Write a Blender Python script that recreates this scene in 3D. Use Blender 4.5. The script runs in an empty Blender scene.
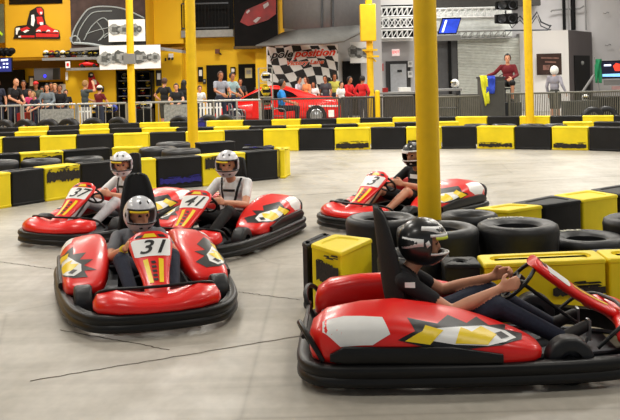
import bpy, bmesh, math, random
import numpy as np
from mathutils import Vector, Matrix
from mathutils.bvhtree import BVHTree
random.seed(7)
SC = bpy.context.scene
COL = SC.collection
V3 = Vector
# ------------------------------------------------------------ camera
F = 920.0; CX, CY = 310.0, 70.0; H = 1.85; ROLL = 0.024
CR, SR = math.cos(ROLL), math.sin(ROLL)
def uv(px, py):
    dx, dy = px-CX, py-CY
    return dx*CR - dy*SR, dx*SR + dy*CR
def W(px, py, z=0.0):                 # point seen at a pixel, lying at height z
    u, v = uv(px, py); s = v/(H-z); return V3((u/s, F/s, z))
def P(px, py, Y):                     # point seen at a pixel, lying at distance Y
    u, v = uv(px, py); return V3((u*Y/F, Y, H - v*Y/F))
cam = bpy.data.cameras.new('camera'); co = bpy.data.objects.new('camera', cam); COL.objects.link(co)
cam.sensor_width = 36.0; cam.lens = F/620*36.0; cam.shift_y = -(210-CY)/620.0
cam.clip_end = 300
co.matrix_world = Matrix.Translation((0, 0, H)) @ Matrix.Rotation(math.pi/2, 4, 'X') @ Matrix.Rotation(-ROLL, 4, 'Z')
SC.camera = co
# ------------------------------------------------------------ materials
MATS = {}
def lin(c): return tuple(((x/255.0+0.055)/1.055)**2.4 if x > 10 else x/255.0/12.92 for x in c)
def mat(name, rgb, rough=0.5, metal=0.0, var=0.12, scale=8.0, bump=0.0, bscale=60.0, emit=0.0, coat=0.0, spec=0.5, alpha=1.0):
    if name in MATS: return MATS[name]
    m = bpy.data.materials.new(name); m.use_nodes = True
    nt = m.node_tree; b = nt.nodes['Principled BSDF']
    c = lin(rgb)
    tc = nt.nodes.new('ShaderNodeTexCoord')
    n = nt.nodes.new('ShaderNodeTexNoise'); n.inputs['Scale'].default_value = scale; n.inputs['Detail'].default_value = 5
    nt.links.new(tc.outputs['Object'], n.inputs['Vector'])
    r = nt.nodes.new('ShaderNodeValToRGB')
    r.color_ramp.elements[0].position = 0.3; r.color_ramp.elements[1].position = 0.7
    r.color_ramp.elements[0].color = tuple(x*(1-var) for x in c)+(1,)
    r.color_ramp.elements[1].color = tuple(min(1, x*(1+var*0.6)) for x in c)+(1,)
    nt.links.new(n.outputs['Fac'], r.inputs['Fac'])
    nt.links.new(r.outputs['Color'], b.inputs['Base Color'])
    b.inputs['Roughness'].default_value = rough; b.inputs['Metallic'].default_value = metal
    b.inputs['Coat Weight'].default_value = coat; b.inputs['Coat Roughness'].default_value = 0.12
    b.inputs['Specular IOR Level'].default_value = spec
    if alpha < 1: b.inputs['Alpha'].default_value = alpha
    if emit > 0:
        b.inputs['Emission Strength'].default_value = emit
        nt.links.new(r.outputs['Color'], b.inputs['Emission Color'])
    if bump > 0:
        n2 = nt.nodes.new('ShaderNodeTexNoise'); n2.inputs['Scale'].default_value = bscale
        nt.links.new(tc.outputs['Object'], n2.inputs['Vector'])
        bp = nt.nodes.new('ShaderNodeBump'); bp.inputs['Strength'].default_value = bump; bp.inputs['Distance'].default_value = 0.01
        nt.links.new(n2.outputs['Fac'], bp.inputs['Height']); nt.links.new(bp.outputs['Normal'], b.inputs['Normal'])
    MATS[name] = m
    return m
Yel = mat('yellow_plastic', (244, 218, 6), 0.55, var=.12, scale=3, bump=.15, bscale=12)
Blk = mat('black_plastic', (22, 22, 24), 0.55, var=.35, scale=3, bump=.2, bscale=12, spec=.3)
Rub = mat('tyre_rubber', (26, 27, 30), 0.45, var=.4, scale=7, bump=.2, bscale=20, spec=.45)
Scf = mat('scuffed_black', (44, 38, 34), 0.85, var=.6, scale=40)
BluS = mat('blue_scuff', (38, 32, 130), 0.7, var=.4, scale=25)
Red = mat('red_bodywork', (236, 22, 16), 0.34, var=.06, coat=.25)
DRed = mat('dark_red_paint', (150, 16, 18), 0.4)
Wht = mat('white_paint', (240, 240, 238), 0.35, var=.04)
GYel = mat('decal_yellow', (248, 214, 30), 0.35, var=.05)
Ora = mat('decal_orange', (240, 110, 20), 0.4)
Ink = mat('black_ink', (14, 14, 16), 0.4, var=.05)
BBum = mat('black_bumper', (17, 17, 18), 0.42, var=.3, scale=10, spec=.35)
SeatM = mat('seat_black', (20, 21, 23), 0.65, var=.3, bump=.3, bscale=150)
Steel = mat('steel', (170, 172, 176), 0.3, metal=.9)
DSteel = mat('dark_steel', (70, 72, 76), 0.45, metal=.7)
Galv = mat('galvanised', (168, 168, 164), 0.45, metal=.5)
RailG = mat('grey_rail_paint', (104, 102, 92), 0.5)
WallY = mat('wall_yellow', (238, 190, 2), 0.65, var=.05, scale=1)
WallY2 = mat('wall_yellow_deep', (214, 162, 2), 0.65, var=.06, scale=1)
PoleY = mat('pole_yellow', (240, 196, 4), 0.45, var=.07, scale=6, bump=.1, bscale=20)
WallG = mat('wall_grey', (196, 194, 196), 0.8, var=.05, scale=1)
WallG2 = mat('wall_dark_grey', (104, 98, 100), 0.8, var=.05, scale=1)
WallW = mat('wall_white', (224, 222, 222), 0.8, var=.03, scale=1)
GreyP = mat('grey_panel', (128, 128, 128), 0.7, var=.06)
BlackP = mat('black_panel', (12, 12, 13), 0.6, var=.2, spec=.15)
Brown = mat('brown_print', (66, 50, 46), 0.6, var=.4, scale=3, spec=.2)
Foil = mat('white_insulation', (224, 228, 226), 0.35, var=.12, scale=5, bump=.4, bscale=14)
CloudG = mat('print_grey', (150, 152, 150), 0.5, var=.35, scale=18)
Glass = mat('dark_glass', (12, 14, 18), 0.08, var=.1)
Skin = mat('skin_light', (214, 152, 120), 0.5, var=.06, scale=20)
Skin2 = mat('skin_tan', (176, 112, 78), 0.5, var=.06, scale=20)
HairD = mat('hair_dark', (24, 18, 16), 0.6, var=.3, scale=60)
HairB = mat('hair_blond', (168, 126, 76), 0.6, var=.3, scale=60)
HairBr = mat('hair_brown', (74, 46, 32), 0.6, var=.3, scale=60)
EyeM = mat('eye_dark', (22, 18, 18), 0.2)
Denim = mat('dark_denim', (42, 48, 66), 0.85, var=.2, scale=50, bump=.3, bscale=200)
def cloth(name, rgb): return mat('cloth_'+name, rgb, 0.85, var=.15, scale=10, bump=.25, bscale=40)
# ------------------------------------------------------------ mesh builder
class MB:
    def __init__(s): s.v = []; s.f = []; s.m = []
    def add(s, vs, fs, mi=0):
        o = len(s.v); s.v += [tuple(x) for x in vs]; s.f += [tuple(i+o for i in f) for f in fs]; s.m += [mi]*len(fs); return s
    def hexa(s, p, mi=0):             # 8 corners: 4 bottom, 4 top
        return s.add(p, [(3, 2, 1, 0), (4, 5, 6, 7), (0, 1, 5, 4), (1, 2, 6, 5), (2, 3, 7, 6), (3, 0, 4, 7)], mi)
    def box(s, c, d, mi=0, rz=0.0, M=None):
        x, y, z = d[0]/2, d[1]/2, d[2]/2
        R = M if M is not None else Matrix.Rotation(rz, 3, 'Z')
        p = [V3(c)+R@V3(q) for q in ((-x, -y, -z), (x, -y, -z), (x, y, -z), (-x, y, -z), (-x, -y, z), (x, -y, z), (x, y, z), (-x, y, z))]
        return s.hexa(p, mi)
    def tube(s, pts, r, n=8, mi=0, closed=False, caps=True):
        pts = [V3(p) for p in pts]; k = len(pts); rs = r if isinstance(r, (list, tuple)) else [r]*k
        up = None; rings = []
        for i in range(k):
            a = pts[(i-1) % k] if (closed or i > 0) else pts[i]
            b = pts[(i+1) % k] if (closed or i < k-1) else pts[i]
            t = (b-a).normalized() if (b-a).length > 1e-9 else V3((0, 0, 1))
            if up is None:
                up = V3((0, 0, 1)) if abs(t.z) < .9 else V3((1, 0, 0))
            x = t.cross(up)
            if x.length < 1e-6: x = t.cross(V3((0, 1, 0)))
            x.normalize(); y = x.cross(t).normalized(); up = y
            rings.append([pts[i]+(x*math.cos(q)+y*math.sin(q))*rs[i] for q in [2*math.pi*j/n for j in range(n)]])
        vs = [p for R in rings for p in R]; fs = []
        for i in range(k if closed else k-1):
            i2 = (i+1) % k
            for j in range(n):
                fs.append((i*n+j, i*n+(j+1) % n, i2*n+(j+1) % n, i2*n+j))
        if not closed and caps:
            fs.append(tuple(range(n))[::-1]); fs.append(tuple((k-1)*n+j for j in range(n)))
        return s.add(vs, fs, mi)
    def cyl(s, a, b, r, r2=None, n=16, mi=0): return s.tube([a, b], [r, r if r2 is None else r2], n, mi)
    def lathe(s, prof, c=(0, 0, 0), axis='Z', n=32, mi=0, closed=False):
        vs = []
        k = len(prof)
        for j in range(n):
            q = 2*math.pi*j/n
            for (r, z) in prof:
                p = (r*math.cos(q), r*math.sin(q), z)
                if axis == 'Y': p = (p[0], p[2], p[1])
                if axis == 'X': p = (p[2], p[0], p[1])
                vs.append(V3(c)+V3(p))
        fs = []
        for j in range(n):
            j2 = (j+1) % n
            for i in range(k if closed else k-1):
                i2 = (i+1) % k
                fs.append((j*k+i, j2*k+i, j2*k+i2, j*k+i2))
        return s.add(vs, fs, mi)
    def ell(s, c, r, R=None, nu=16, nv=10, mi=0):
        vs = []; R = R or Matrix.Identity(3)
        for i in range(nv+1):
            t = math.pi*i/nv
            for j in range(nu):
                q = 2*math.pi*j/nu
                vs.append(V3(c)+R@V3((r[0]*math.sin(t)*math.cos(q), r[1]*math.sin(t)*math.sin(q), r[2]*math.cos(t))))
        fs = [(i*nu+j, (i+1)*nu+j, (i+1)*nu+(j+1) % nu, i*nu+(j+1) % nu) for i in range(nv) for j in range(nu)]
        return s.add(vs, fs, mi)
    def loft(s, st, n=24, e=2.5, mi=0):   # stations (centre, uvec, vvec[, exponent])
        vs = []
        for S in st:
            c, a, b = V3(S[0]), V3(S[1]), V3(S[2]); ex = 2.0/(S[3] if len(S) > 3 else e)
            for j in range(n):
                q = 2*math.pi*j/n; cc, ss = math.cos(q), math.sin(q)
                vs.append(c + a*math.copysign(abs(cc)**ex, cc) + b*math.copysign(abs(ss)**ex, ss))
        k = len(st)
        fs = [(i*n+j, i*n+(j+1) % n, (i+1)*n+(j+1) % n, (i+1)*n+j) for i in range(k-1) for j in range(n)]
        fs.append(tuple(range(n))[::-1]); fs.append(tuple((k-1)*n+j for j in range(n)))
        return s.add(vs, fs, mi)
    def stack(s, loops, mi=0, cap=True):  # list of equal-length loops of points
        n = len(loops[0]); vs = [p for L in loops for p in L]; k = len(loops)
        fs = [(i*n+j, i*n+(j+1) % n, (i+1)*n+(j+1) % n, (i+1)*n+j) for i in range(k-1) for j in range(n)]
        if cap: fs.append(tuple(range(n))[::-1]); fs.append(tuple((k-1)*n+j for j in range(n)))
        return s.add(vs, fs, mi)
    def prism(s, poly, O, U, Vv, th, mi=0):   # 2-D outline in plane (O,U,V), thickness th along U x V
        O, U, Vv = V3(O), V3(U), V3(Vv); N = U.cross(Vv).normalized()
        a = [O+U*x+Vv*y for x, y in poly]; b = [p+N*th for p in a]; n = len(a)
        fs = [tuple(range(n))[::-1], tuple(range(n, 2*n))]+[(i, (i+1) % n, n+(i+1) % n, n+i) for i in range(n)]
        return s.add(a+b, fs, mi)
    def mesh(s, name, mats, smooth=True, ang=40, recalc=True):
        me = bpy.data.meshes.new(name); me.from_pydata(s.v, [], s.f)
        for m in (mats if isinstance(mats, (list, tuple)) else [mats]): me.materials.append(m)
        if s.f: me.polygons.foreach_set('material_index', s.m)
        bm = bmesh.new(); bm.from_mesh(me)
        bmesh.ops.remove_doubles(bm, verts=bm.verts, dist=1e-5)
        if recalc: bmesh.ops.recalc_face_normals(bm, faces=bm.faces)
        if smooth:
            for f in bm.faces: f.smooth = True
            for e in bm.edges:
                if len(e.link_faces) == 2 and e.calc_face_angle(0) > math.radians(ang): e.smooth = False
        bm.to_mesh(me); bm.free()
        return me
    def build(s, name, mats, parent=None, smooth=True, ang=40, bevel=0.0, subd=0):
        o = bpy.data.objects.new(name, s.mesh(name, mats, smooth, ang)); COL.objects.link(o)
        if parent: o.parent = parent
        if bevel:
            b = o.modifiers.new('b', 'BEVEL'); b.width = bevel; b.segments = 2; b.limit_method = 'ANGLE'; b.angle_limit = math.radians(40)
        if subd:
            b = o.modifiers.new('s', 'SUBSURF'); b.levels = subd; b.render_levels = subd
        return o
def tag(o, label=None, cat=None, group=None, kind=None):
    if label: o['label'] = label
    if cat: o['category'] = cat
    if group: o['group'] = group
    if kind: o['kind'] = kind
    return o
def empty(name, loc=(0, 0, 0), rz=0.0, label=None, cat=None, group=None):
    o = bpy.data.objects.new(name, None); COL.objects.link(o); o.empty_display_size = .1
    o.location = loc; o.rotation_euler = (0, 0, rz)
    return tag(o, label, cat, group)
def bez(pts, n=6, closed=False):       # Catmull-Rom smoothing
    pts = [V3(p) for p in pts]; out = []; k = len(pts)
    for i in range(k if closed else k-1):
        p0 = pts[(i-1) % k] if (closed or i > 0) else pts[i]; p1 = pts[i]; p2 = pts[(i+1) % k]
        p3 = pts[(i+2) % k] if (closed or i < k-2) else p2
        for j in range(n):
            t = j/n
            out.append(.5*((2*p1)+(p2-p0)*t+(2*p0-5*p1+4*p2-p3)*t*t+(3*p1-p0-3*p2+p3)*t**3))
    if not closed: out.append(pts[-1])
    return out
_tx = {}
def text_mesh(s, shear=0.0, bold=0.0, sx=1.0):
    k = (s, shear, bold, sx)
    if k in _tx: return _tx[k]
    cu = bpy.data.curves.new('t', 'FONT'); cu.body = s; cu.align_x = 'CENTER'; cu.align_y = 'CENTER'; cu.size = 1.0
    cu.shear = shear; cu.offset = bold; cu.resolution_u = 3
    o = bpy.data.objects.new('t', cu); COL.objects.link(o)
    bpy.context.view_layer.update(); dg = bpy.context.evaluated_depsgraph_get()
    me = bpy.data.meshes.new_from_object(o.evaluated_get(dg))
    vs = [(v.co.x*sx, v.co.y) for v in me.vertices]; fs = [tuple(p.vertices) for p in me.polygons]
    bpy.data.objects.remove(o); bpy.data.meshes.remove(me)
    _tx[k] = (vs, fs); return _tx[k]
def text_on(mb, s, O, U, Vv, size, mi=0, off=0.004, **kw):
    vs, fs = text_mesh(s, **kw); O, U, Vv = V3(O), V3(U).normalized(), V3(Vv).normalized(); N = U.cross(Vv)
    mb.add([O+U*x*size+Vv*y*size+N*off for x, y in vs], fs, mi)
class Proj:                            # drapes flat shapes on a curved mesh
    def __init__(s, src):
        s.b = BVHTree.FromPolygons([V3(v) for v in src.v], [list(f) for f in src.f])
    def drape(s, mb, vs, fs, O, U, Vv, off, mi, sub=0.05):
        O, U, Vv = V3(O), V3(U).normalized(), V3(Vv).normalized(); N = U.cross(Vv).normalized()
        bm = bmesh.new(); bv = [bm.verts.new((x, y, 0)) for x, y in vs]
        for f in fs:
            try: bm.faces.new([bv[i] for i in f])
            except ValueError: pass
        bmesh.ops.triangulate(bm, faces=bm.faces)
        for _ in range(5):
            L = [e for e in bm.edges if e.calc_length() > sub]
            if not L: break
            bmesh.ops.subdivide_edges(bm, edges=L, cuts=1); bmesh.ops.triangulate(bm, faces=bm.faces)
        bm.verts.index_update(); out = []; ok = []
        for v in bm.verts:
            o = O+U*v.co.x+Vv*v.co.y+N*.6
            h = s.b.ray_cast(o, -N, 1.1)
            if h[0] is None: out.append(o); ok.append(False)
            else:
                n = h[1] if h[1].dot(N) > 0 else -h[1]
                out.append(h[0]+(n+N).normalized()*off); ok.append(True)
        mb.add(out, [tuple(v.index for v in f.verts) for f in bm.faces if all(ok[v.index] for v in f.verts)], mi)
        bm.free()
    def poly(s, mb, pts, O, U, Vv, off=.004, mi=0): s.drape(mb, pts, [tuple(range(len(pts)))], O, U, Vv, off, mi)
    def text(s, mb, t, O, U, Vv, size, off=.006, mi=0, **kw):
        vs, fs = text_mesh(t, **kw); s.drape(mb, [(x*size, y*size) for x, y in vs], fs, O, U, Vv, off, mi)
# ------------------------------------------------------------ figures
def rc(prims, a, b, ra, rb, t): prims.append((V3(a), V3(b), ra, rb, t))
def grow(name, prims, ells, mats, parent, voxel=.012, smooth=3):
    mb = MB()
    for a, b, ra, rb, t in prims:
        d = b-a; L = d.length; d = d.normalized() if L > 1e-6 else V3((0, 0, 1))
        pts = []; rs = []
        for q in (85, 60, 30): pts.append(a-d*ra*math.sin(math.radians(q))); rs.append(ra*math.cos(math.radians(q)))
        pts += [a, b]; rs += [ra, rb]
        for q in (30, 60, 85): pts.append(b+d*rb*math.sin(math.radians(q))); rs.append(rb*math.cos(math.radians(q)))
        mb.tube(pts, rs, 12)
    for c, r, R, t in ells: mb.ell(c, r, R, 16, 12)
    me = mb.mesh(name, mats, False)
    o = bpy.data.objects.new(name, me); COL.objects.link(o)
    m = o.modifiers.new('r', 'REMESH'); m.mode = 'VOXEL'; m.voxel_size = voxel; m.use_smooth_shade = True
    if smooth:
        m = o.modifiers.new('s', 'SMOOTH'); m.factor = .5; m.iterations = smooth
    bpy.context.view_layer.update(); dg = bpy.context.evaluated_depsgraph_get()
    m2 = bpy.data.meshes.new_from_object(o.evaluated_get(dg)); bpy.data.objects.remove(o)
    m2.name = name; m2.materials.clear()
    for q in mats: m2.materials.append(q)
    n = len(m2.polygons); C = np.empty(n*3); m2.polygons.foreach_get('center', C); C = C.reshape(n, 3)
    best = np.full(n, 1e9); tg = np.zeros(n, int)
    for a, b, ra, rb, t in prims:
        A = np.array(a); D = np.array(b)-A; dd = max(D@D, 1e-9)
        k = np.clip(((C-A)@D)/dd, 0, 1); dist = np.linalg.norm(C-A-k[:, None]*D, axis=1)-(ra+(rb-ra)*k)
        w = dist < best; best[w] = dist[w]; tg[w] = t
    for c, r, R, t in ells:
        Ri = np.array((R or Matrix.Identity(3)).transposed()); q = (C-np.array(c))@Ri.T/np.array(r)
        l = np.linalg.norm(q, axis=1); dist = (l-1)*min(r)
        w = dist < best; best[w] = dist[w]; tg[w] = t
    m2.polygons.foreach_set('material_index', tg.astype(np.int32)); m2.polygons.foreach_set('use_smooth', np.ones(n, bool)); m2.update()
    o = bpy.data.objects.new(name, m2); COL.objects.link(o)
    if parent: o.parent = parent
    return o
def hand(prims, wr, d, nrm, side, curl, t, k=1.0, fr=.0095):
    """palm from wrist along d; nrm = palm normal (fingers close towards it); side = direction of thumb"""
    wr, d, nrm = V3(wr), V3(d).normalized(), V3(nrm); nrm = (nrm-d*nrm.dot(d)).normalized(); s = V3(side); s = (s-d*s.dot(d)-nrm*s.dot(nrm)).normalized()
    for q, L in ((.030, .082), (.010, .088), (-.010, .084), (-.029, .074)):
        rc(prims, wr+s*q*.5*k, wr+d*L*k+s*q*k, .016*k, .013*k, t)
    for q, L0, ln in ((.031, .085, .066), (.0105, .09, .076), (-.0105, .087, .07), (-.03, .078, .054)):
        p = wr+d*L0*k+s*q*k; a = 0.0
        for seg, fcurl in ((.42, .6), (.32, 1.0), (.26, .8)):
            a += curl*fcurl; dd = d*math.cos(a)+nrm*math.sin(a); q2 = p+dd*ln*seg*1.25*k
            rc(prims, p, q2, fr*k, fr*.92*k, t); p = q2
    p = wr+d*.022*k+s*.028*k; q1 = p+(s*.75+d*.55+nrm*.35).normalized()*.042*k; q2 = q1+(d*.8+nrm*(.25+curl*.45)+s*.15).normalized()*.03*k
    rc(prims, p, q1, .014*k, .0115*k, t); rc(prims, q1, q2, .011*k, .0095*k, t)
def head_prims(prims, ells, c, R, t, te, k=1.0, beard=None):
    E = lambda p, r, tt: ells.append((c+R@(V3(p)*k), tuple(x*k for x in r), R, tt))
    E((0, 0, .02), (.094, .076, .105), t)          # x = face direction
    E((.028, 0, -.045), (.066, .058, .07), beard if beard is not None else t)
    E((.07, 0, -.085), (.022, .026, .02), beard if beard is not None else t)
    E((.096, 0, -.012), (.018, .013, .024), t); E((.088, 0, .012), (.012, .012, .02), t)
    E((.085, 0, -.05), (.012, .024, .009), t)
    for s in (-1, 1):
        E((.004, s*.078, 0), (.018, .009, .03), t)
        E((.084, s*.031, .014), (.011, .015, .009), te)
        E((.084, s*.032, .036), (.012, .02, .006), t)
EYZ = {}
def hair(parent, c, R, m, k=1.0, style='short'):
    mb = MB(); n = 22; vs = []; fs = []
    def rim(az):                                    # lowest elevation of hair at this azimuth (0 = face)
        a = abs(az); lo = {'short': -35, 'long': -70}[style]
        return 48-8*math.cos(a) if a < .9 else (48-5 + (lo-43)*min(1, (a-.9)/.7))
    rows = 9
    for i in range(rows+1):
        for j in range(n):
            az = 2*math.pi*j/n; az = az-2*math.pi if az > math.pi else az
            lo = math.radians(rim(az)); el = lo+(math.pi/2-lo)*i/rows
            rr = 1.0+.012*math.sin(az*7+i)
            vs.append(c+R@(V3((math.cos(el)*math.cos(az)*.106-.002, math.cos(el)*math.sin(az)*.089, .02+math.sin(el)*.119))*rr*k))
    fs = [(i*n+j, i*n+(j+1) % n, (i+1)*n+(j+1) % n, (i+1)*n+j) for i in range(rows) for j in range(n)]
    mb.add(vs, fs)
    o = mb.build('hair', m, parent); q = o.modifiers.new('t', 'SOLIDIFY'); q.thickness = .014*k; q.offset = 0
    if style == 'long':
        mb = MB(); mb.loft([(c+R@V3((-.045, 0, .03))*k, R@V3((.05, 0, 0)), R@V3((0, .085, 0))), (c+R@V3((-.06, 0, -.08))*k, R@V3((.045, 0, 0)), R@V3((0, .09, 0))),
                            (c+R@V3((-.07, 0, -.2))*k, R@V3((.035, 0, 0)), R@V3((0, .09, 0))), (c+R@V3((-.07, 0, -.28))*k, R@V3((.02, 0, 0)), R@V3((0, .06, 0)))], 16, 2)
        mb.build('hair', m, parent)
def cap(parent, c, R, m, k=1.0):
    mb = MB(); n = 20; vs = []
    for i in range(7):
        el = math.radians(12+78*i/6)
        for j in range(n):
            az = 2*math.pi*j/n; vs.append(c+R@(V3((math.cos(el)*math.cos(az)*.125, math.cos(el)*math.sin(az)*.107, .03+math.sin(el)*.118))*k))
    mb.add(vs, [(i*n+j, i*n+(j+1) % n, (i+1)*n+(j+1) % n, (i+1)*n+j) for i in range(6) for j in range(n)])
    pl = [(.09*math.cos(a)+.0, .085*math.sin(a)) for a in np.linspace(-1.3, 1.3, 9)]+[(.17*math.cos(a)+.01, .075*math.sin(a)) for a in np.linspace(1.0, -1.0, 9)]
    mb.prism([(x*k, y*k) for x, y in pl], c+R@V3((0, 0, .05*k)), R@V3((1, 0, -.1)), R@V3((0, 1, 0)), .008)
    o = mb.build('cap', m, parent); q = o.modifiers.new('t', 'SOLIDIFY'); q.thickness = .006
def rotm(yaw, pitch=0.0, roll=0.0):     # columns: face direction, left, up
    return Matrix.Rotation(yaw, 3, 'Z') @ Matrix.Rotation(pitch, 3, 'Y') @ Matrix.Rotation(roll, 3, 'X')
def helmet(parent, c, R, shell, k=1.0, visor=GYel, accent=Ink, name='helmet', top=False, closed=False):
    """full-face racing helmet; returns its object"""
    nu, nv = 40, 26; vs = []; fs = []
    rx, ry, rz = .158*k, .134*k, .152*k
    def pt(el, az, g=1.0):
        x = math.cos(el)*math.cos(az); y = math.cos(el)*math.sin(az); z = math.sin(el)
        f = 1.0
        if x > 0 and z < -.1: f = 1.0+.10*x*min(1, (-z-.1)*3)     # chin bar juts out
        return c+R@V3((x*rx*g*f, y*ry*g, z*rz*g*(1.0 if z > 0 else 1.02)+.01*k))
    els = [math.radians(-62+152*i/nv) for i in range(nv+1)]
    for e in els:
        for j in range(nu): vs.append(pt(e, 2*math.pi*j/nu))
    def openf(e, az):
        az = (az+math.pi) % (2*math.pi)-math.pi
        return abs(az) < math.radians(74) and math.radians(-20) < e < math.radians(22)
    for i in range(nv):
        for j in range(nu):
            e = (els[i]+els[i+1])/2; az = 2*math.pi*(j+.5)/nu
            if openf(e, az): continue
            fs.append((i*nu+j, i*nu+(j+1) % nu, (i+1)*nu+(j+1) % nu, (i+1)*nu+j))
    mb = MB(); mb.add(vs, fs)
    if parent is None:
        o = mb.build(name, shell)
    else: o = mb.build(name, shell, parent)
    q = o.modifiers.new('t', 'SOLIDIFY'); q.thickness = .014*k; q.offset = -1
    # visor frame strip across the brow, dark edge round the opening, vents
    mb = MB()
    for (e0, e1, a, g, mi) in ((19, 25, 76, 1.02, 1), (12, 19.5, 60, 1.012, 0), (-23, -18.5, 74, 1.012, 1)):
        m = 16; A = [math.radians(-a+2*a*i/m) for i in range(m+1)]
        if mi == 0: A = [math.radians(-62+70*i/m) for i in range(m+1)]
        mb.add([pt(math.radians(e0), z, g) for z in A]+[pt(math.radians(e1), z, g) for z in A], [(i, i+1, m+2+i, m+1+i) for i in range(m)], mi)
    for sgn in (-1, 1):
        for (ea, aa, de, da) in ((48, 22, 7, 5), (-38, 20, 5, 7), (3, 82, 9, 6)):
            E0, A0 = math.radians(ea), sgn*math.radians(aa)
            dE, dA = math.radians(de), math.radians(da)/max(.4, math.cos(E0))
            mb.add([pt(E0-dE, A0-dA*.3, 1.015), pt(E0-dE*.2, A0+dA, 1.015), pt(E0+dE, A0+dA*.2, 1.015), pt(E0+dE*.2, A0-dA, 1.015)], [(0, 1, 2, 3)], 1)
    if top:
        for (e0, e1, a0_, a1_) in ((30, 46, -100, 100), (-8, 14, 92, 150), (-8, 14, -150, -92), (58, 70, -60, 60)):
            m = 14; A = [math.radians(a0_+(a1_-a0_)*i/m) for i in range(m+1)]
            mb.add([pt(math.radians(e0+5*math.sin(3*z)), z, 1.012) for z in A]+[pt(math.radians(e1), z, 1.012) for z in A], [(i, i+1, m+2+i, m+1+i) for i in range(m)], 1)
    v = mb.build('visor', [visor, accent], o); q = v.modifiers.new('t', 'SOLIDIFY'); q.thickness = .006*k
    if closed:
        mb = MB(); m = 16; A = [math.radians(-76+152*i/m) for i in range(m+1)]; E = [math.radians(-22+46*i/6) for i in range(7)]
        mb.add([pt(e, a, 1.0) for e in E for a in A], [(r*(m+1)+i, r*(m+1)+i+1, (r+1)*(m+1)+i+1, (r+1)*(m+1)+i) for r in range(6) for i in range(m)])
        mb.build('face_shield', Glass, o)
    return o
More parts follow.
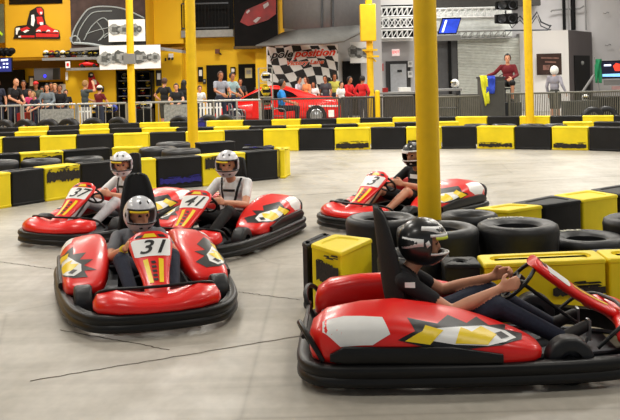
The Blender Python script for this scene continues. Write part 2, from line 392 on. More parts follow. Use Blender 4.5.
# ------------------------------------------------------------ karts
def kart(loc, heading, number, label, proto={}, seatz=.86):
    """x forward, y left; heading = angle of +x from world +X"""
    K = 1.02
    root = empty('go_kart', loc, heading, label, 'go kart', 'red rental karts on the track'); root.scale = (K, K, K)
    def part(name, parent, fn, mats, **kw):
        key = name+fn.__name__
        if key not in proto:
            mb = fn(); proto[key] = (mb.mesh(name, mats, True, kw.get('ang', 40)), mb)
        me, mb = proto[key]
        o = bpy.data.objects.new(name, me); COL.objects.link(o); o.parent = parent
        if kw.get('solid'):
            q = o.modifiers.new('t', 'SOLIDIFY'); q.thickness = kw['solid']
        return o, mb
    def chassis():
        mb = MB(); mb.loft([((-.95, 0, .065), (0, .46, 0), (0, 0, .012), 8), ((.3, 0, .065), (0, .46, 0), (0, 0, .012), 8), ((.85, 0, .065), (0, .3, 0), (0, 0, .012), 8)], 20)
        for s in (-1, 1):
            mb.tube(bez([(-.98, s*.34, .09), (-.3, s*.36, .09), (.2, s*.33, .09), (.85, s*.2, .09), (.98, 0, .09)], 5), .016, 8)
            mb.tube([(-.6, s*.36, .09), (-.6, s*.62, .12)], .014); mb.tube([(.1, s*.36, .09), (.1, s*.62, .12)], .014)
            mb.tube([(.45, s*.3, .1), (.47, s*.42, .13)], .016)
        mb.cyl((-.72, -.5, .14), (-.72, .5, .14), .018)
        mb.loft([((-.95, 0, .18), (0, .22, 0), (0, 0, .08), 6), ((-.72, 0, .2), (0, .24, 0), (0, 0, .11), 6)], 20)
        return mb
    def plan():
        h = [(1.075, 0), (1.055, .25), (.99, .41), (.86, .51), (.62, .59), (.2, .64), (-.4, .665), (-.82, .66), (-.99, .59), (-1.07, .42), (-1.08, 0)]
        h = [(x, y*1.045) for x, y in h]; pts = h+[(x, -y) for x, y in h[::-1][1:-1]]
        return [V3((p.x, p.y, 0)) for p in bez([(x, y, 0) for x, y in pts], 4, True)]
    def bumper():
        mb = MB(); path = plan(); k = len(path)
        prof = [(-.07, .045), (-.01, .04), (.008, .055), (.004, .08), (-.008, .095), (-.002, .11), (.008, .13), (.0, .155), (-.02, .165), (-.07, .16)]
        loops = []
        for i, p in enumerate(path):
            t = (path[(i+1) % k]-path[i-1]).normalized(); n = V3((t.y, -t.x, 0))
            if n.dot(p) < 0: n = -n
            loops.append([p+n*o+V3((0, 0, z)) for o, z in prof])
        m = len(prof); vs = [q for L in loops for q in L]
        mb.add(vs, [(i*m+j, i*m+(j+1) % m, ((i+1) % k)*m+(j+1) % m, ((i+1) % k)*m+j) for i in range(k) for j in range(m)])
        return mb
    def pod_of(s):
        def pod():
            mb = MB(); st = []
            for x, yc, zc, hw, hh, sh in ((-1.0, .42, .24, .07, .05, 0), (-.98, .44, .255, .13, .09, .1), (-.9, .455, .275, .165, .125, .2), (-.7, .462, .285, .185, .14, .3), (-.5, .46, .285, .19, .145, .36),
                                         (-.3, .455, .268, .19, .128, .4), (-.12, .46, .25, .188, .112, .36), (.0, .465, .235, .18, .098, .3), (.1, .47, .222, .172, .084, .2), (.2, .475, .208, .155, .068, .12), (.26, .48, .2, .14, .052, .05), (.3, .48, .195, .11, .036, 0), (.315, .48, .195, .07, .02, 0)):
                st.append(((x, s*yc, zc), (0, s*hw, -sh*hw*.75), (0, 0, hh), 3.4))
            mb.loft(st, 32)
            return mb
        pod.__name__ = 'pod%d' % s
        return pod
    def nose():
        mb = MB(); st = []
        for y, cx, cz, a, b in ((-.45, .84, .20, .04, .02), (-.42, .86, .215, .09, .05), (-.29, .92, .23, .12, .065), (-.13, .95, .215, .115, .05), (0, .955, .21, .11, .048), (.13, .95, .215, .115, .05), (.29, .92, .23, .12, .065), (.42, .86, .215, .09, .05), (.45, .84, .20, .04, .02)):
            st.append(((cx, y, cz), (a, 0, -a*.25), (0, 0, b), 2.4))
        mb.loft(st, 24); return mb
    FP = [((.97, 0, .22), .10), ((.87, 0, .26), .09), ((.76, 0, .315), .095), ((.65, 0, .38), .115), ((.545, 0, .455), .145), ((.46, 0, .52), .165), ((.40, 0, .57), .15), ((.375, 0, .595), .10)]
    def fairing():
        mb = MB(); st = []
        for i, (c, w) in enumerate(FP):
            a = V3(FP[max(0, i-1)][0]); b = V3(FP[min(len(FP)-1, i+1)][0]); t = (b-a).normalized(); n = V3((t.z, 0, -t.x))
            st.append((c, (0, w, 0), n*.035, 2.3))
        mb.loft(st, 32); return mb
    def hoop():
        mb = MB(); mb.tube(bez([(.66, -.42, .17), (.76, -.42, .26), (.84, -.34, .30), (.9, -.12, .31), (.905, 0, .31), (.9, .12, .31), (.84, .34, .30), (.74, .42, .26), (.62, .42, .17)], 5), .012, 8); return mb
    def rbar():
        mb = MB()
        for s in (-1, 1):
            mb.tube(bez([(-.92, s*.6, .17), (-1.0, s*.58, .30), (-1.05, s*.46, .345), (-1.06, s*.33, .30), (-1.0, s*.28, .17)], 5), .016, 8)
        mb.tube([(-1.04, -.4, .25), (-1.04, .4, .25)], .014); return mb
    def seat():
        mb = MB(); prof = bez([(.02, 0, .20), (-.16, 0, .125), (-.34, 0, .115), (-.48, 0, .18), (-.54, 0, .36), (-.575, 0, .6), (-.595, 0, .82), (-.605, 0, .95), (-.61, 0, 1.0)], 3)
        k = len(prof); m = 12; vs = []
        for i, p in enumerate(prof):
            t = i/(k-1); a = prof[max(0, i-1)]; b = prof[min(k-1, i+1)]; tt = (b-a).normalized(); n = V3((-tt.z, 0, tt.x)); n = n if (n.x > 0 or n.z > 0) else -n
            if n.x < -.3: n = -n
            w = .2 if t < .5 else .2-(t-.5)*.26
            if t > .9: w *= math.sqrt(max(.05, 1-((t-.9)/.1)**2*.75))
            d = .12 if t < .62 else .12*max(.25, (1-(t-.62)*2.2))
            for j in range(m+1):
                q = -1+2*j/m; vs.append(p+V3((0, q*w, 0))+n*d*abs(q)**3)
        mb.add(vs, [(i*(m+1)+j, i*(m+1)+j+1, (i+1)*(m+1)+j+1, (i+1)*(m+1)+j) for i in range(k-1) for j in range(m)])
        return mb
    def steer():
        mb = MB(); ax = V3((.72, 0, -.69)).normalized(); c = V3((.29, 0, .47)); y = V3((0, 1, 0)); z = ax.cross(y).normalized()
        mb.tube([c+(y*math.cos(a)+z*math.sin(a))*.145 for a in [2*math.pi*i/24 for i in range(24)]], .013, 8, closed=True)
        mb.cyl(c-ax*.015, c+ax*.02, .04)
        for a in (.2, math.pi-.2, -math.pi/2): mb.tube([c, c+(y*math.cos(a)+z*math.sin(a))*.14], .01)
        mb.tube([c, (.72, 0, .14)], .012); return mb
    def wheel_of(R, w):
        def wh():
            mb = MB(); p = [(R*.5, -w/2), (R*.88, -w/2), (R*.97, -w*.42), (R, -w*.3), (R, w*.3), (R*.97, w*.42), (R*.88, w/2), (R*.5, w/2)]
            mb.lathe(p, axis='Y', n=28, closed=True); return mb
        wh.__name__ = 'wh%g' % R; return wh
    def rim_of(R, w):
        def rm():
            mb = MB(); mb.lathe([(0, w*.3), (R*.2, w*.3), (R*.24, w*.15), (R*.45, w*.15), (R*.53, w*.46), (R*.53, -w*.46), (R*.45, -w*.15), (R*.2, -w*.2), (0, -w*.2)], axis='Y', n=20); return mb
        rm.__name__ = 'rm%g' % R; return rm
    def pedal():
        mb = MB(); mb.box((.78, 0, .2), (.015, .07, .12)); mb.tube([(.74, 0, .08), (.78, 0, .16)], .008); return mb
    def skirt_of(s):
        def sk():
            mb = MB(); mb.loft([((-.88, s*.645, .2), (0, .02, 0), (0, 0, .02), 3), ((-.8, s*.655, .215), (0, .022, 0), (0, 0, .05), 3), ((-.2, s*.658, .21), (0, .022, 0), (0, 0, .05), 3), ((.08, s*.655, .19), (0, .02, 0), (0, 0, .025), 3)], 12)
            return mb
        sk.__name__ = 'sk%d' % s; return sk
    part('chassis', root, chassis, DSteel)
    part('bumper', root, bumper, BBum, ang=60)
    part('nose_panel', root, nose, Red)
    part('front_bar', root, hoop, BBum); part('rear_bar', root, rbar, BBum)
    so_, _ = part('seat', root, seat, SeatM, solid=.022); so_.scale = (1, 1, seatz)
    part('steering_wheel', root, steer, Ink)
    fa, fm = part('front_fairing', root, fairing, Red, ang=60)
    O = V3((.50, 0, .49)); U = V3((0, 1, 0)); Vv = V3((-.78, 0, .62)).normalized(); pj = Proj(fm)
    # from the front the reader faces -x, so letters run towards +y
    mb = MB(); pj.poly(mb, [(-.13, -.075), (-.11, -.085), (.11, -.085), (.13, -.075), (.148, .07), (.135, .085), (-.135, .085), (-.148, .07)], O, U, Vv, .003)
    mb.build('number_plate', Wht, fa)
    if number: mb = MB(); pj.text(mb, number, O+Vv*-.002, U, Vv, .185 if len(number) > 1 else .2, .006, shear=.35, bold=.012, sx=1.12); mb.build('number', Ink, fa)
    mb = MB()
    pj.poly(mb, [(-.05, -.36), (-.075, -.12), (-.04, -.11), (-.02, -.36)], O, U, Vv, .003, 0); pj.poly(mb, [(.05, -.36), (.075, -.12), (.04, -.11), (.02, -.36)], O, U, Vv, .003, 0)
    for i in range(5): pj.poly(mb, [(-.016, -.34+i*.045), (.016, -.34+i*.045), (.012, -.315+i*.045), (-.02, -.315+i*.045)], O, U, Vv, .005, 1)
    pj.poly(mb, [(-.06, .1), (.05, .1), (.03, .135), (-.04, .135)], O, U, Vv, .003, 0); pj.poly(mb, [(-.12, .1), (-.07, .1), (-.05, .128), (-.1, .125)], O, U, Vv, .003, 1); pj.poly(mb, [(.12, .1), (.07, .1), (.05, .128), (.1, .125)], O, U, Vv, .003, 1)
    mb.build('decal', [GYel, Ink], fa)
    for s in (-1, 1):
        po, pm = part('side_pod', root, pod_of(s), Red, ang=60); pj = Proj(pm)
        for w_ in (0, 1):
            key = 'decal%d%d' % (s, w_)
            if key not in proto:
                mb = MB()
                O = V3((-.3, s*.5, .28)); Ud = V3((1, 0, 0)) if s < 0 else V3((-1, 0, 0)); Vd = V3((0, -s*.62, .78))
                f = 1 if s < 0 else -1                      # x in kart frame = f * u
                D = lambda pts, off, mi: pj.poly(mb, [(f*x, y) for x, y in (pts if f > 0 else pts[::-1])], O, Ud, Vd, off, mi)
                if w_ == 0:
                    D([(-.62, -.02), (-.52, -.10), (-.34, -.10), (-.24, -.05), (-.28, .06), (-.5, .08), (-.62, .05)], .003, 0)
                else:
                    D([(-.2, -.08), (-.05, -.11), (.2, -.12), (.38, -.10), (.5, -.05), (.52, .02), (.42, .03), (.44, .09), (.33, .05), (.27, .12), (.2, .05), (.1, .11), (.03, .03), (-.14, .06), (-.1, -.03)], .003, 2)
                    D([(-.08, -.07), (.12, -.10), (.3, -.105), (.40, -.08), (.47, -.04), (.42, .015), (.3, .04), (.2, .02), (.0, -.01)], .005, 0)
                    D([(.12, -.095), (.3, -.10), (.36, -.03), (.28, .03), (.22, -.02), (.16, .01)], .007, 1)
                    D([(-.16, -.085), (-.02, -.10), (.06, -.02), (-.04, .01), (-.06, -.03)], .007, 1)
                    D([(.38, -.06), (.43, -.04), (.39, .0), (.35, -.02)], .007, 2)
                proto[key] = (mb.mesh('decal', [Wht, GYel, Ink]), mb)
            o = bpy.data.objects.new('decal', proto[key][0]); COL.objects.link(o); o.parent = po
        part('side_skirt', root, skirt_of(s), BBum)
        o, _ = part('pedal', root, pedal, Steel); o.location = (-.1, s*.14, 0)
        o['label'] = 'small metal pedal'
        for (R, w, x, y) in ((.135, .13, .475, .505), (.14, .17, -.72, .45)):
            o, _ = part('wheel', root, wheel_of(R, w), Rub, ang=50); o.location = (x, s*y, R)
            q, _ = part('rim', o, rim_of(R, w), DSteel); q.rotation_euler = (0, 0, 0 if s > 0 else math.pi)
    return root, K
def driver(loc, heading, K, label, shirt, pants, shell, t=1.0, shorts=False, straps=False, skin=Skin, visor=GYel, accent=Ink, yaw=0.0, hs=1.0, mark=False, closed=False, wrist=None, clasp=0.0, top=False):
    root = empty('person', loc, heading, label, 'person', 'kart drivers'); root.scale = (K, K, K)
    z = lambda q: .2+(q-.2)*t
    pr = []; el = []; S, B, K2, T, E = 0, 1, 2, 3, 4     # skin shirt pants shoes eye
    pel = V3((-.36, 0, .21)); ch = V3((-.44, 0, z(.47))); nk = V3((-.38, 0, z(.62)))
    el.append((V3((-.36, 0, .23)), (.13, .165, .105), None, K2))
    el.append((V3((-.40, 0, z(.35))), (.105, .145, .14), rotm(0, -.15), B))
    el.append((V3((-.43, 0, z(.49))), (.11, .165, .14), rotm(0, -.15), B))
    rc(pr, (-.44, -.12, z(.575)), (-.44, .12, z(.575)), .062, .062, B)
    hc = V3((-.30, 0, z(.62)+.15)); rc(pr, nk, hc-V3((.01, 0, .06)), .052, .05, S)
    R = rotm(yaw, .06); head_prims(pr, el, hc, R, S, E)
    for s in (-1, 1):
        sh = V3((-.43, s*.175, z(.57))); eb = V3((-.16, s*.27, z(.38))); wr = V3((.155, s*(.16-clasp), .46))
        mid = sh.lerp(eb, .62)
        rc(pr, sh, mid, .058, .05, B); rc(pr, mid, eb, .043, .038, S); rc(pr, eb, eb.lerp(wr, .35), .038, .04, S); rc(pr, eb.lerp(wr, .35), wr, .04, .025, S)
        d = (V3((.29, s*(.14-clasp), .63))-wr).normalized()
        hand(pr, wr, V3((.9, 0, .3)), V3((0.25, -s*.9, -.1)), V3((0, -s*.2, 1)), 1.0, S)
        hp = V3((-.3, s*.095, .2)); kn = V3((.13, s*.2, .36)); an = V3((.5, s*.15, .16)); toe = V3((.66, s*.14, .22))
        if shorts:
            rc(pr, hp, hp.lerp(kn, .75), .088, .078, K2); rc(pr, hp.lerp(kn, .75), kn, .062, .055, S)
            rc(pr, kn, kn.lerp(an, .4), .052, .05, S); rc(pr, kn.lerp(an, .4), an, .05, .034, S)
        else:
            rc(pr, hp, kn, .09, .065, K2); rc(pr, kn, kn.lerp(an, .4), .062, .056, K2); rc(pr, kn.lerp(an, .4), an, .056, .048, K2)
        rc(pr, an+V3((0, 0, -.02)), toe, .042, .034, T); rc(pr, an+V3((-.03, 0, -.03)), an, .036, .036, T)
    body = grow('body', pr, el, [skin, shirt, pants, mat('shoe_dark', (40, 38, 38), .6), EyeM], root, .0085, 2)
    if straps:
        mb = MB()
        me = body.data; src = MB(); src.v = [tuple(v.co) for v in me.vertices]; src.f = [tuple(p.vertices) for p in me.polygons]; pj = Proj(src)
        O = V3((-.4, 0, z(.48))); U = V3((0, 1, 0)); Vv = V3((-.12, 0, 1))
        for s in (-1, 1):
            pj.poly(mb, [(s*.105, .15), (s*.13, .15), (s*.07, -.16), (s*.045, -.16)], O, U, Vv, .006)
        pj.poly(mb, [(-.07, -.0), (.07, -.0), (.07, .025), (-.07, .025)], O, U, Vv, .007)
        mb.build('harness_strap', Ink, root)
    if mark:
        me = body.data; src = MB(); src.v = [tuple(v.co) for v in me.vertices]; src.f = [tuple(p.vertices) for p in me.polygons]; pj = Proj(src); mb = MB()
        if mark == 'side': pj.poly(mb, [(-.03, -.015), (.03, -.015), (.03, .015), (-.03, .015)], V3((-.40, -.2, z(.56))), V3((1, 0, 0)), V3((0, 0, 1)), .004)
        else: pj.poly(mb, [(-.08, -.02), (.08, -.02), (.08, .03), (-.08, .03)], V3((-.4, 0, z(.5))), V3((0, 1, 0)), V3((0, 0, 1)), .004)
        mb.build('shirt_print', Wht, root)
    if wrist is not None:
        mb = MB(); sh = V3((-.43, -.175, z(.57))); eb = V3((-.16, -.27, z(.38))); wr = V3((.155, -(.16-clasp), .46))
        mb.cyl(eb.lerp(wr, .82), eb.lerp(wr, .92), .034); mb.build('wristband', wrist, root)
    h = helmet(root, hc+R@V3((0, 0, .005)), R, shell, hs, visor, accent, closed=closed, top=top)
    return root
# ------------------------------------------------------------ bystanders (face +x locally)
def bystander(px, ptop, Y, yaw, label, shirt, pants=Denim, skin=Skin, hairm=HairD, style='short', pose='stand', hgt=None, hat=None, base=0.0, sleeve=.6, head=(0, 0), lean=0.0, helm=None, shoes=None, shorts=False, group='spectators behind the rail', foot=None):
    """stands at the pixel column px (head) at distance Y; height follows from where the head top is seen"""
    p = P(px, ptop, Y); sitting = pose.startswith('sit')
    x, top = p.x, p.z
    full = top-base
    k = (full/1.30 if sitting else full/1.75)
    k = max(.75, min(1.12, k))
    z0 = top-(1.30 if sitting else 1.75)*k
    if not sitting: z0 = base; kz = full/1.75
    else: kz = k
    root = empty('person', (x, Y, z0 if sitting else base), yaw, label, 'person', group)
    S, B, Q, T, E = 0, 1, 2, 3, 4; pr = []; el = []
    dz = -.45 if sitting else 0.0
    def j(a, b, c): return V3((a*k+(lean*(c-.95)*k if c > .95 else 0), b*k, (c+(dz if c > .8 else 0))*kz))
    el.append((j(0, 0, .97), (.12*k, .165*k, .12*k), None, Q))
    el.append((j(0, 0, 1.14), (.11*k, .15*k, .15*k), None, B)); el.append((j(0, 0, 1.32), (.12*k, .175*k, .15*k), None, B))
    rc(pr, j(0, -.13, 1.42), j(0, .13, 1.42), .06*k, .06*k, B)
    hc = j(.03, 0, 1.635); rc(pr, j(0, 0, 1.45), hc-V3((.01, 0, .05)), .055*k, .052*k, S)
    R = rotm(head[0], head[1]); head_prims(pr, el, hc, R, S, E, k)
    arms = {'stand': ((.02, .25, 1.15), (.1, .24, .93)), 'rail': ((.12, .25, 1.19), (.36, .14, 1.08)), 'hips': ((-.05, .34, 1.2), (.05, .2, 1.02)), 'cross': ((.1, .24, 1.18), (.24, -.05, 1.2)),
            'reach': ((.22, .22, 1.3), (.46, .2, 1.25)), 'sit': ((.1, .25, 1.18), (.34, .12, 1.1)), 'phone': ((.25, .2, 1.42), (.28, .07, 1.62)), 'sitreach': ((-.02, .36, 1.24), (.2, .62, 1.15)), 'walk': ((-.12, .27, 1.2), (-.1, .36, 1.0))}
    for s in (-1, 1):
        key = pose
        if pose == 'phone' and s > 0: key = 'rail'
        if pose == 'sitreach' and s > 0: key = 'sit'
        if pose == 'walk' and s > 0: key = 'stand'
        a, b = arms[key]
        sh = j(0, s*.175, 1.42); eb = j(a[0], s*a[1], a[2]); wr = j(b[0], s*b[1], b[2])
        m = sh.lerp(eb, sleeve if sleeve < 1 else 1)
        rc(pr, sh, m, .062*k, .052*k, B)
        if sleeve < 1: rc(pr, m, eb, .045*k, .04*k, S); rc(pr, eb, wr, .042*k, .03*k, S)
        else: rc(pr, eb, wr, .05*k, .04*k, B)
        d = (wr-eb).normalized(); hand(pr, wr, d, V3((0, -s, -.5)), V3((0, -s*.2, 1)) if abs(d.z) < .8 else V3((1, 0, 0)), .35, S, 1.12*k, .0125)
    for s in (-1, 1):
        hp = j(0, s*.095, .94-.0)
        if sitting: hp = V3((0, s*.095*k, .5*k)); kn = V3((.44*k, s*.13*k, .52*k)); an = V3((.42*k, s*.12*k, .09*k))
        else:
            st = .1 if pose == 'walk' else .02
            kn = j(.03+s*st*.6, s*.11, .5); an = j(-.02+s*st, s*.12, .08)
        if shorts:
            rc(pr, hp, kn, .1*k, .085*k, Q); rc(pr, kn-V3((0, 0, .03)), an, .055*k, .038*k, S)
        else: rc(pr, hp, kn, .095*k, .068*k, Q); rc(pr, kn, an, .066*k, .05*k, Q)
        rc(pr, an+V3((-.03, 0, -.03)), an+V3((.17*k, 0, -.045)), .04*k, .033*k, T)
    grow('body', pr, el, [skin, shirt, pants, shoes or mat('shoe_dark', (40, 38, 38), .6), EyeM], root, .014, 2)
    if helm is None:
        if hairm is not None: hair(root, hc, R, hairm, k, style)
        if hat is not None: cap(root, hc, R, hat, k)
    else:
        helmet(root, hc, R, helm, k*.98)
    return root, hc
# ------------------------------------------------------------ track barriers
def rrect(q, r, z, n=4, shrink=0.0):
    """rounded quad loop; q = 4 ground corners counter-clockwise"""
    c = sum((V3((a[0], a[1], 0)) for a in q), V3())/4; out = []
    Q = [V3((a[0], a[1], 0)) for a in q]
    P4 = []
    for i in range(4):
        a, b, d = Q[i-1], Q[i], Q[(i+1) % 4]; e1 = (a-b).normalized(); e2 = (d-b).normalized()
        P4.append((b+(e1+e2)*shrink, e1, e2))
    for b, e1, e2 in P4:
        for i in range(n+1):
            t = i/n
            p0 = b+e1*r; p2 = b+e2*r
            out.append((1-t)**2*p0+2*t*(1-t)*b+t*t*p2+V3((0, 0, z)))
    return out
BLK = []
def block(q, h, col, label, group, scuff=None, top=False, cat='barrier block'):
    """hollow moulded safety block with ribbed base lip and top groove"""
    c = sum((V3((a[0], a[1], 0)) for a in q), V3())/4
    q = [(a[0]-c.x, a[1]-c.y) for a in q]; a4 = sum(q[i][0]*q[(i+1) % 4][1]-q[(i+1) % 4][0]*q[i][1] for i in range(4))
    loops = [rrect(q, .025, 0.0, shrink=.01), rrect(q, .025, .012, shrink=.002), rrect(q, .022, .035, shrink=.002), rrect(q, .022, .042, shrink=.008), rrect(q, .022, h-.035, shrink=.008), rrect(q, .022, h-.03, shrink=.002),
             rrect(q, .025, h-.012, shrink=.002), rrect(q, .03, h-.003, shrink=.007), rrect(q, .035, h, shrink=.015)]
    if top: loops += [rrect(q, .09, h, shrink=.075), rrect(q, .09, h-.03, shrink=.085), rrect(q, .09, h-.03, shrink=.1), rrect(q, .09, h-.008, shrink=.11)]
    else: loops += [rrect(q, .08, h, shrink=.07), rrect(q, .08, h-.012, shrink=.08)]
    mb = MB(); mb.stack(loops)
    o = mb.build('barrier_block', {'y': Yel, 'k': Blk}[col], ang=35); o.location = c
    tag(o, label, cat, group)
    if scuff:
        a = V3((q[0][0], q[0][1], 0)); b = V3((q[1][0], q[1][1], 0)); U = (b-a).normalized(); L = (b-a).length; N = -U.cross(V3((0, 0, 1)))
        mi, x0, x1, z0, z1, jag = scuff; n = 22; rr = random.Random(len(BLK)+3); pts = []
        for i in range(n+1): pts.append((x0+(x1-x0)*i/n, z0+(rr.random()-.5)*jag))
        for i in range(n, -1, -1): pts.append((x0+(x1-x0)*i/n, z1+(rr.random()-.5)*jag))
        mb = MB(); a0 = a
        vs = [a-N*.011+U*(x*L)+V3((0, 0, z*h)) for x, z in pts]
        off = V3()
        m2 = n+1
        mb.add([v+off for v in vs], [(i, i+1, 2*m2-2-i, 2*m2-1-i) for i in range(n)])
        for t in range(7):
            xx = x0+(x1-x0)*rr.random(); zz = z1+(rr.random()*.5-.1)*(z1-z0); w = .1+.2*rr.random(); hh = .008+.012*rr.random()
            xx = min(xx, .95-w)
            if xx > .03: mb.add([a-N*.011+U*(L*x)+V3((0, 0, z*h)) for x, z in ((xx, zz), (xx+w, zz+hh*.5), (xx+w*.9, zz+hh*2), (xx+w*.2, zz+hh*1.4))], [(0, 1, 2, 3)])
        mb.build('scuff_mark', {0: Scf, 1: BluS}[mi], o)
    BLK.append(o); return o
def row(pts, cols, depth, h, labels, group, scuffs={}, back=True, top=False):
    """pts: front-bottom ground points left to right as seen"""
    n = len(pts)-1
    for i in range(n):
        a, b = V3(pts[i]), V3(pts[i+1]); a.z = b.z = 0; d = (b-a).normalized(); N = V3((-d.y, d.x, 0)); g = d*.004
        block([a+g, b-g, b-g+N*depth, a+g+N*depth], h, cols[i], labels[i], group, scuffs.get(i), top)
def gb(px, py, h):                     # ground point under the front top edge seen at this pixel
    p = W(px, py, h); return V3((p.x, p.y, 0))
ORD = ['first', 'second', 'third', 'fourth', 'fifth', 'sixth', 'seventh', 'eighth', 'ninth', 'tenth', 'eleventh', 'twelfth', 'thirteenth']
def auto_labels(cols, where, extra={}):
    cnt = {'y': 0, 'k': 0}; out = []
    for i, c in enumerate(cols):
        nm = {'y': 'yellow', 'k': 'black'}[c]
        s = '%s %s barrier block from the left %s' % (ORD[cnt[c]], nm, where)
        if i in extra: s += ', ' + extra[i]
        cnt[c] += 1; out.append(s)
    return out
BH = .5
# long straight wall facing the track
xs = [2-37, 2, 39, 76, 113, 149, 185, 224, 262.5, 298.5, 334, 370, 405.5, 441, 476, 514, 551, 588, 626]
def rowY(tab, x):
    for (x0, y0), (x1, y1) in zip(tab, tab[1:]):
        if x <= x1 or (x1, y1) == tab[-1]: return y0+(y1-y0)*(x-x0)/(x1-x0)
TB = [(-40, 138.6), (39, 136.6), (149, 133), (262, 129.7), (370, 127.7), (476, 126.4), (588, 127), (640, 128)]
pts = [gb(x, rowY(TB, x), BH) for x in xs]
cols = ''.join('yk'[i % 2] for i in range(18)); cols = list(cols)   # starts yellow at far left
SCB0 = (0, .04, .96, .1, .26, .04)
row(pts, cols, .34, BH, auto_labels(cols, 'in the long straight track wall', {10: 'scuffed', 12: 'half hidden', 14: 'scuffed', 16: 'scuffed'}),
    'blocks of the long straight wall', {10: (0, .04, .96, .08, .3, .06), 12: (0, .05, .9, .25, .4, .05), 14: (0, .06, .95, .1, .24, .05), 16: (0, .05, .95, .1, .27, .04)})
# second row just behind it
xs = [-22, 14, 47, 79, 110, 141, 176, 213, 249, 286, 322, 358, 394, 427, 459]
TD = [(-30, 133.5), (30, 132.0), (110, 128.7), (200, 127.5), (300, 125.6), (400, 122.6), (470, 121.5)]
pts = [gb(x, rowY(TD, x), BH) for x in xs]; cols = list('kykykykykykyky')
row(pts, cols, .34, BH, auto_labels(cols, 'in the middle row behind the straight wall'), 'blocks of the middle row')
pts = [gb(563, 122.3, BH), gb(593, 122.0, BH), gb(625, 122.2, BH)]
row(pts, ['y', 'k'], .34, BH, ['yellow barrier block in the middle row, right of the lying tyres', 'black barrier block at the right end of the middle row'], 'blocks of the middle row')
# farthest row in front of the rail
xs = [-13, 18, 49, 79, 109, 139, 170, 206, 243, 271, 300.5, 336, 360, 392, 423, 455, 487, 519, 550, 582, 614, 645]
TE = [(-20, 128.5), (30, 127.2), (80, 125), (109, 124), (200, 121.3), (300, 119.3), (400, 117.5), (500, 116.6), (645, 115.6)]
pts = [gb(x, rowY(TE, x), BH) for x in xs]; cols = ['k', 'y']*10+['k']
cols = ['k' if i % 2 == 0 else 'y' for i in range(21)]
row(pts, cols, .34, BH, auto_labels(cols, 'in the farthest row before the rail'), 'blocks of the farthest row', {6: (1, .72, .97, .4, .95, .05)})
# near-left island: front side
A = [(-4.63, 12.6), (-4.28, 13.1), (-3.94, 13.56), (-3.54, 14.07), (-3.02, 14.38), (-2.47, 14.63), (-1.78, 14.92), (-1.10, 15.4), (-.575, 15.75)]
A = [V3((x, y, 0)) for x, y in A]
cols = list('ykykykyk')
lb = auto_labels(cols, 'in the near left wall')
lb[0] = 'yellow barrier block cut by the left picture edge, near left wall'; lb[2] = 'yellow barrier block with a big black scuff, behind the leftmost kart'; lb[3] = 'black barrier block behind the driver in white of the leftmost kart'
lb[4] = 'clean yellow barrier block between the two white-shirted drivers'; lb[5] = 'black barrier block with a blue streak, near left wall'; lb[6] = 'yellow barrier block with a torn dark patch, behind kart 41 driver'; lb[7] = 'black barrier block at the right end of the near left wall'
row(A, cols, .33, BH, lb, 'blocks of the near left wall', {2: (0, .03, .97, .56, .86, .12), 5: (1, .05, .97, .18, .34, .06), 6: (0, .05, .5, .55, .9, .08)})
e0, e1 = V3((-.56, 15.78, 0)), V3((-.44, 16.2, 0))
block([(-.555, 15.76), (-.47, 15.76), (-.38, 16.3), (-.66, 16.35)], BH, 'y', 'narrow yellow barrier block closing the right end of the near left wall', 'blocks of the near left wall')
block([(-1.25, 16.4), (-.68, 16.45), (-.68, 16.75), (-1.25, 16.7)], BH-.01, 'k', 'blue-stained black barrier block behind the end of the near left wall', 'blocks of the near left island back row', (1, .05, .95, .3, .9, .05))
# back side of the left island
C = [gb(-28, 156, BH), gb(20, 153.5, BH), gb(64, 151, BH), gb(111, 147.7, BH), gb(139, 147.2, BH)]
cols = list('kyky'); row(C, cols, .33, BH, ['black barrier block at the left edge, back row of the left island', 'yellow barrier block with a dark torn face, back row of the left island', 'black barrier block above the leftmost driver, back row of the left island', 'yellow barrier block left of the lying tyres, back row of the left island'],
    'blocks of the left island back row', {1: (0, .06, .96, .3, .84, .05)})
q = [gb(200, 143.4, BH), gb(236, 141.2, BH)]
row(q, ['k'], .33, BH, ['black barrier block right of the lying tyres by the thin pole'], 'blocks of the left island back row')
# right island back row
k2 = 'blocks of the right island'
block([(1.81, 8.56), (2.21, 8.83), (1.92, 9.02), (1.52, 8.74)], BH, 'y', 'low-lying yellow barrier block just right of the red kart rear', k2)
block([(2.225, 8.835), (2.665, 9.115), (2.465, 9.51), (1.93, 9.025)], BH, 'k', 'black barrier block between two yellow ones above the stacked tyres', k2)
block([(2.675, 9.12), (3.13, 9.42), (2.95, 9.85), (2.475, 9.515)], BH, 'y', 'yellow barrier block at the upper right of the tyre island', k2)
block([(3.14, 9.425), (3.6, 9.72), (3.4, 10.2), (2.96, 9.86)], BH, 'k', 'black barrier block at the right picture edge of the tyre island', k2)
# front of the right island
FH = .43
pA, pB, pC = W(483.5, 264.3, FH), W(607, 258.8, FH), W(730, 254, FH)
block([(pA.x, pA.y), (pB.x, pB.y), (pB.x+.01, pB.y+.34), (pA.x+.01, pA.y+.34)], FH, 'y', 'large yellow barrier block behind the nearest kart driver hands', k2, (0, .55, .98, .42, .56, .05), True)
block([(pB.x+.01, pB.y), (pC.x, pC.y), (pC.x+.01, pC.y+.34), (pB.x+.02, pB.y+.34)], FH, 'y', 'yellow barrier block cut by the right picture edge behind the nearest kart', k2, None, True)
block([(.93, pA.y+.02), (pA.x-.01, pA.y+.01), (pA.x-.01, pA.y+.29), (.93, pA.y+.29)], FH, 'k', 'black barrier block behind the nearest driver shoulder', k2)
ly = block([(-.03, 7.0), (.19, 6.62), (.46, 7.16), (.16, 7.4)], .53, 'y', 'yellow barrier block with a large black scrape, left end of the tyre island', k2, (0, .22, .95, .52, .8, .06))
block([(-.10, 7.18), (-.055, 7.04), (.16, 7.42), (.08, 7.6)], .51, 'k', 'black barrier block standing behind the scraped yellow one', k2)
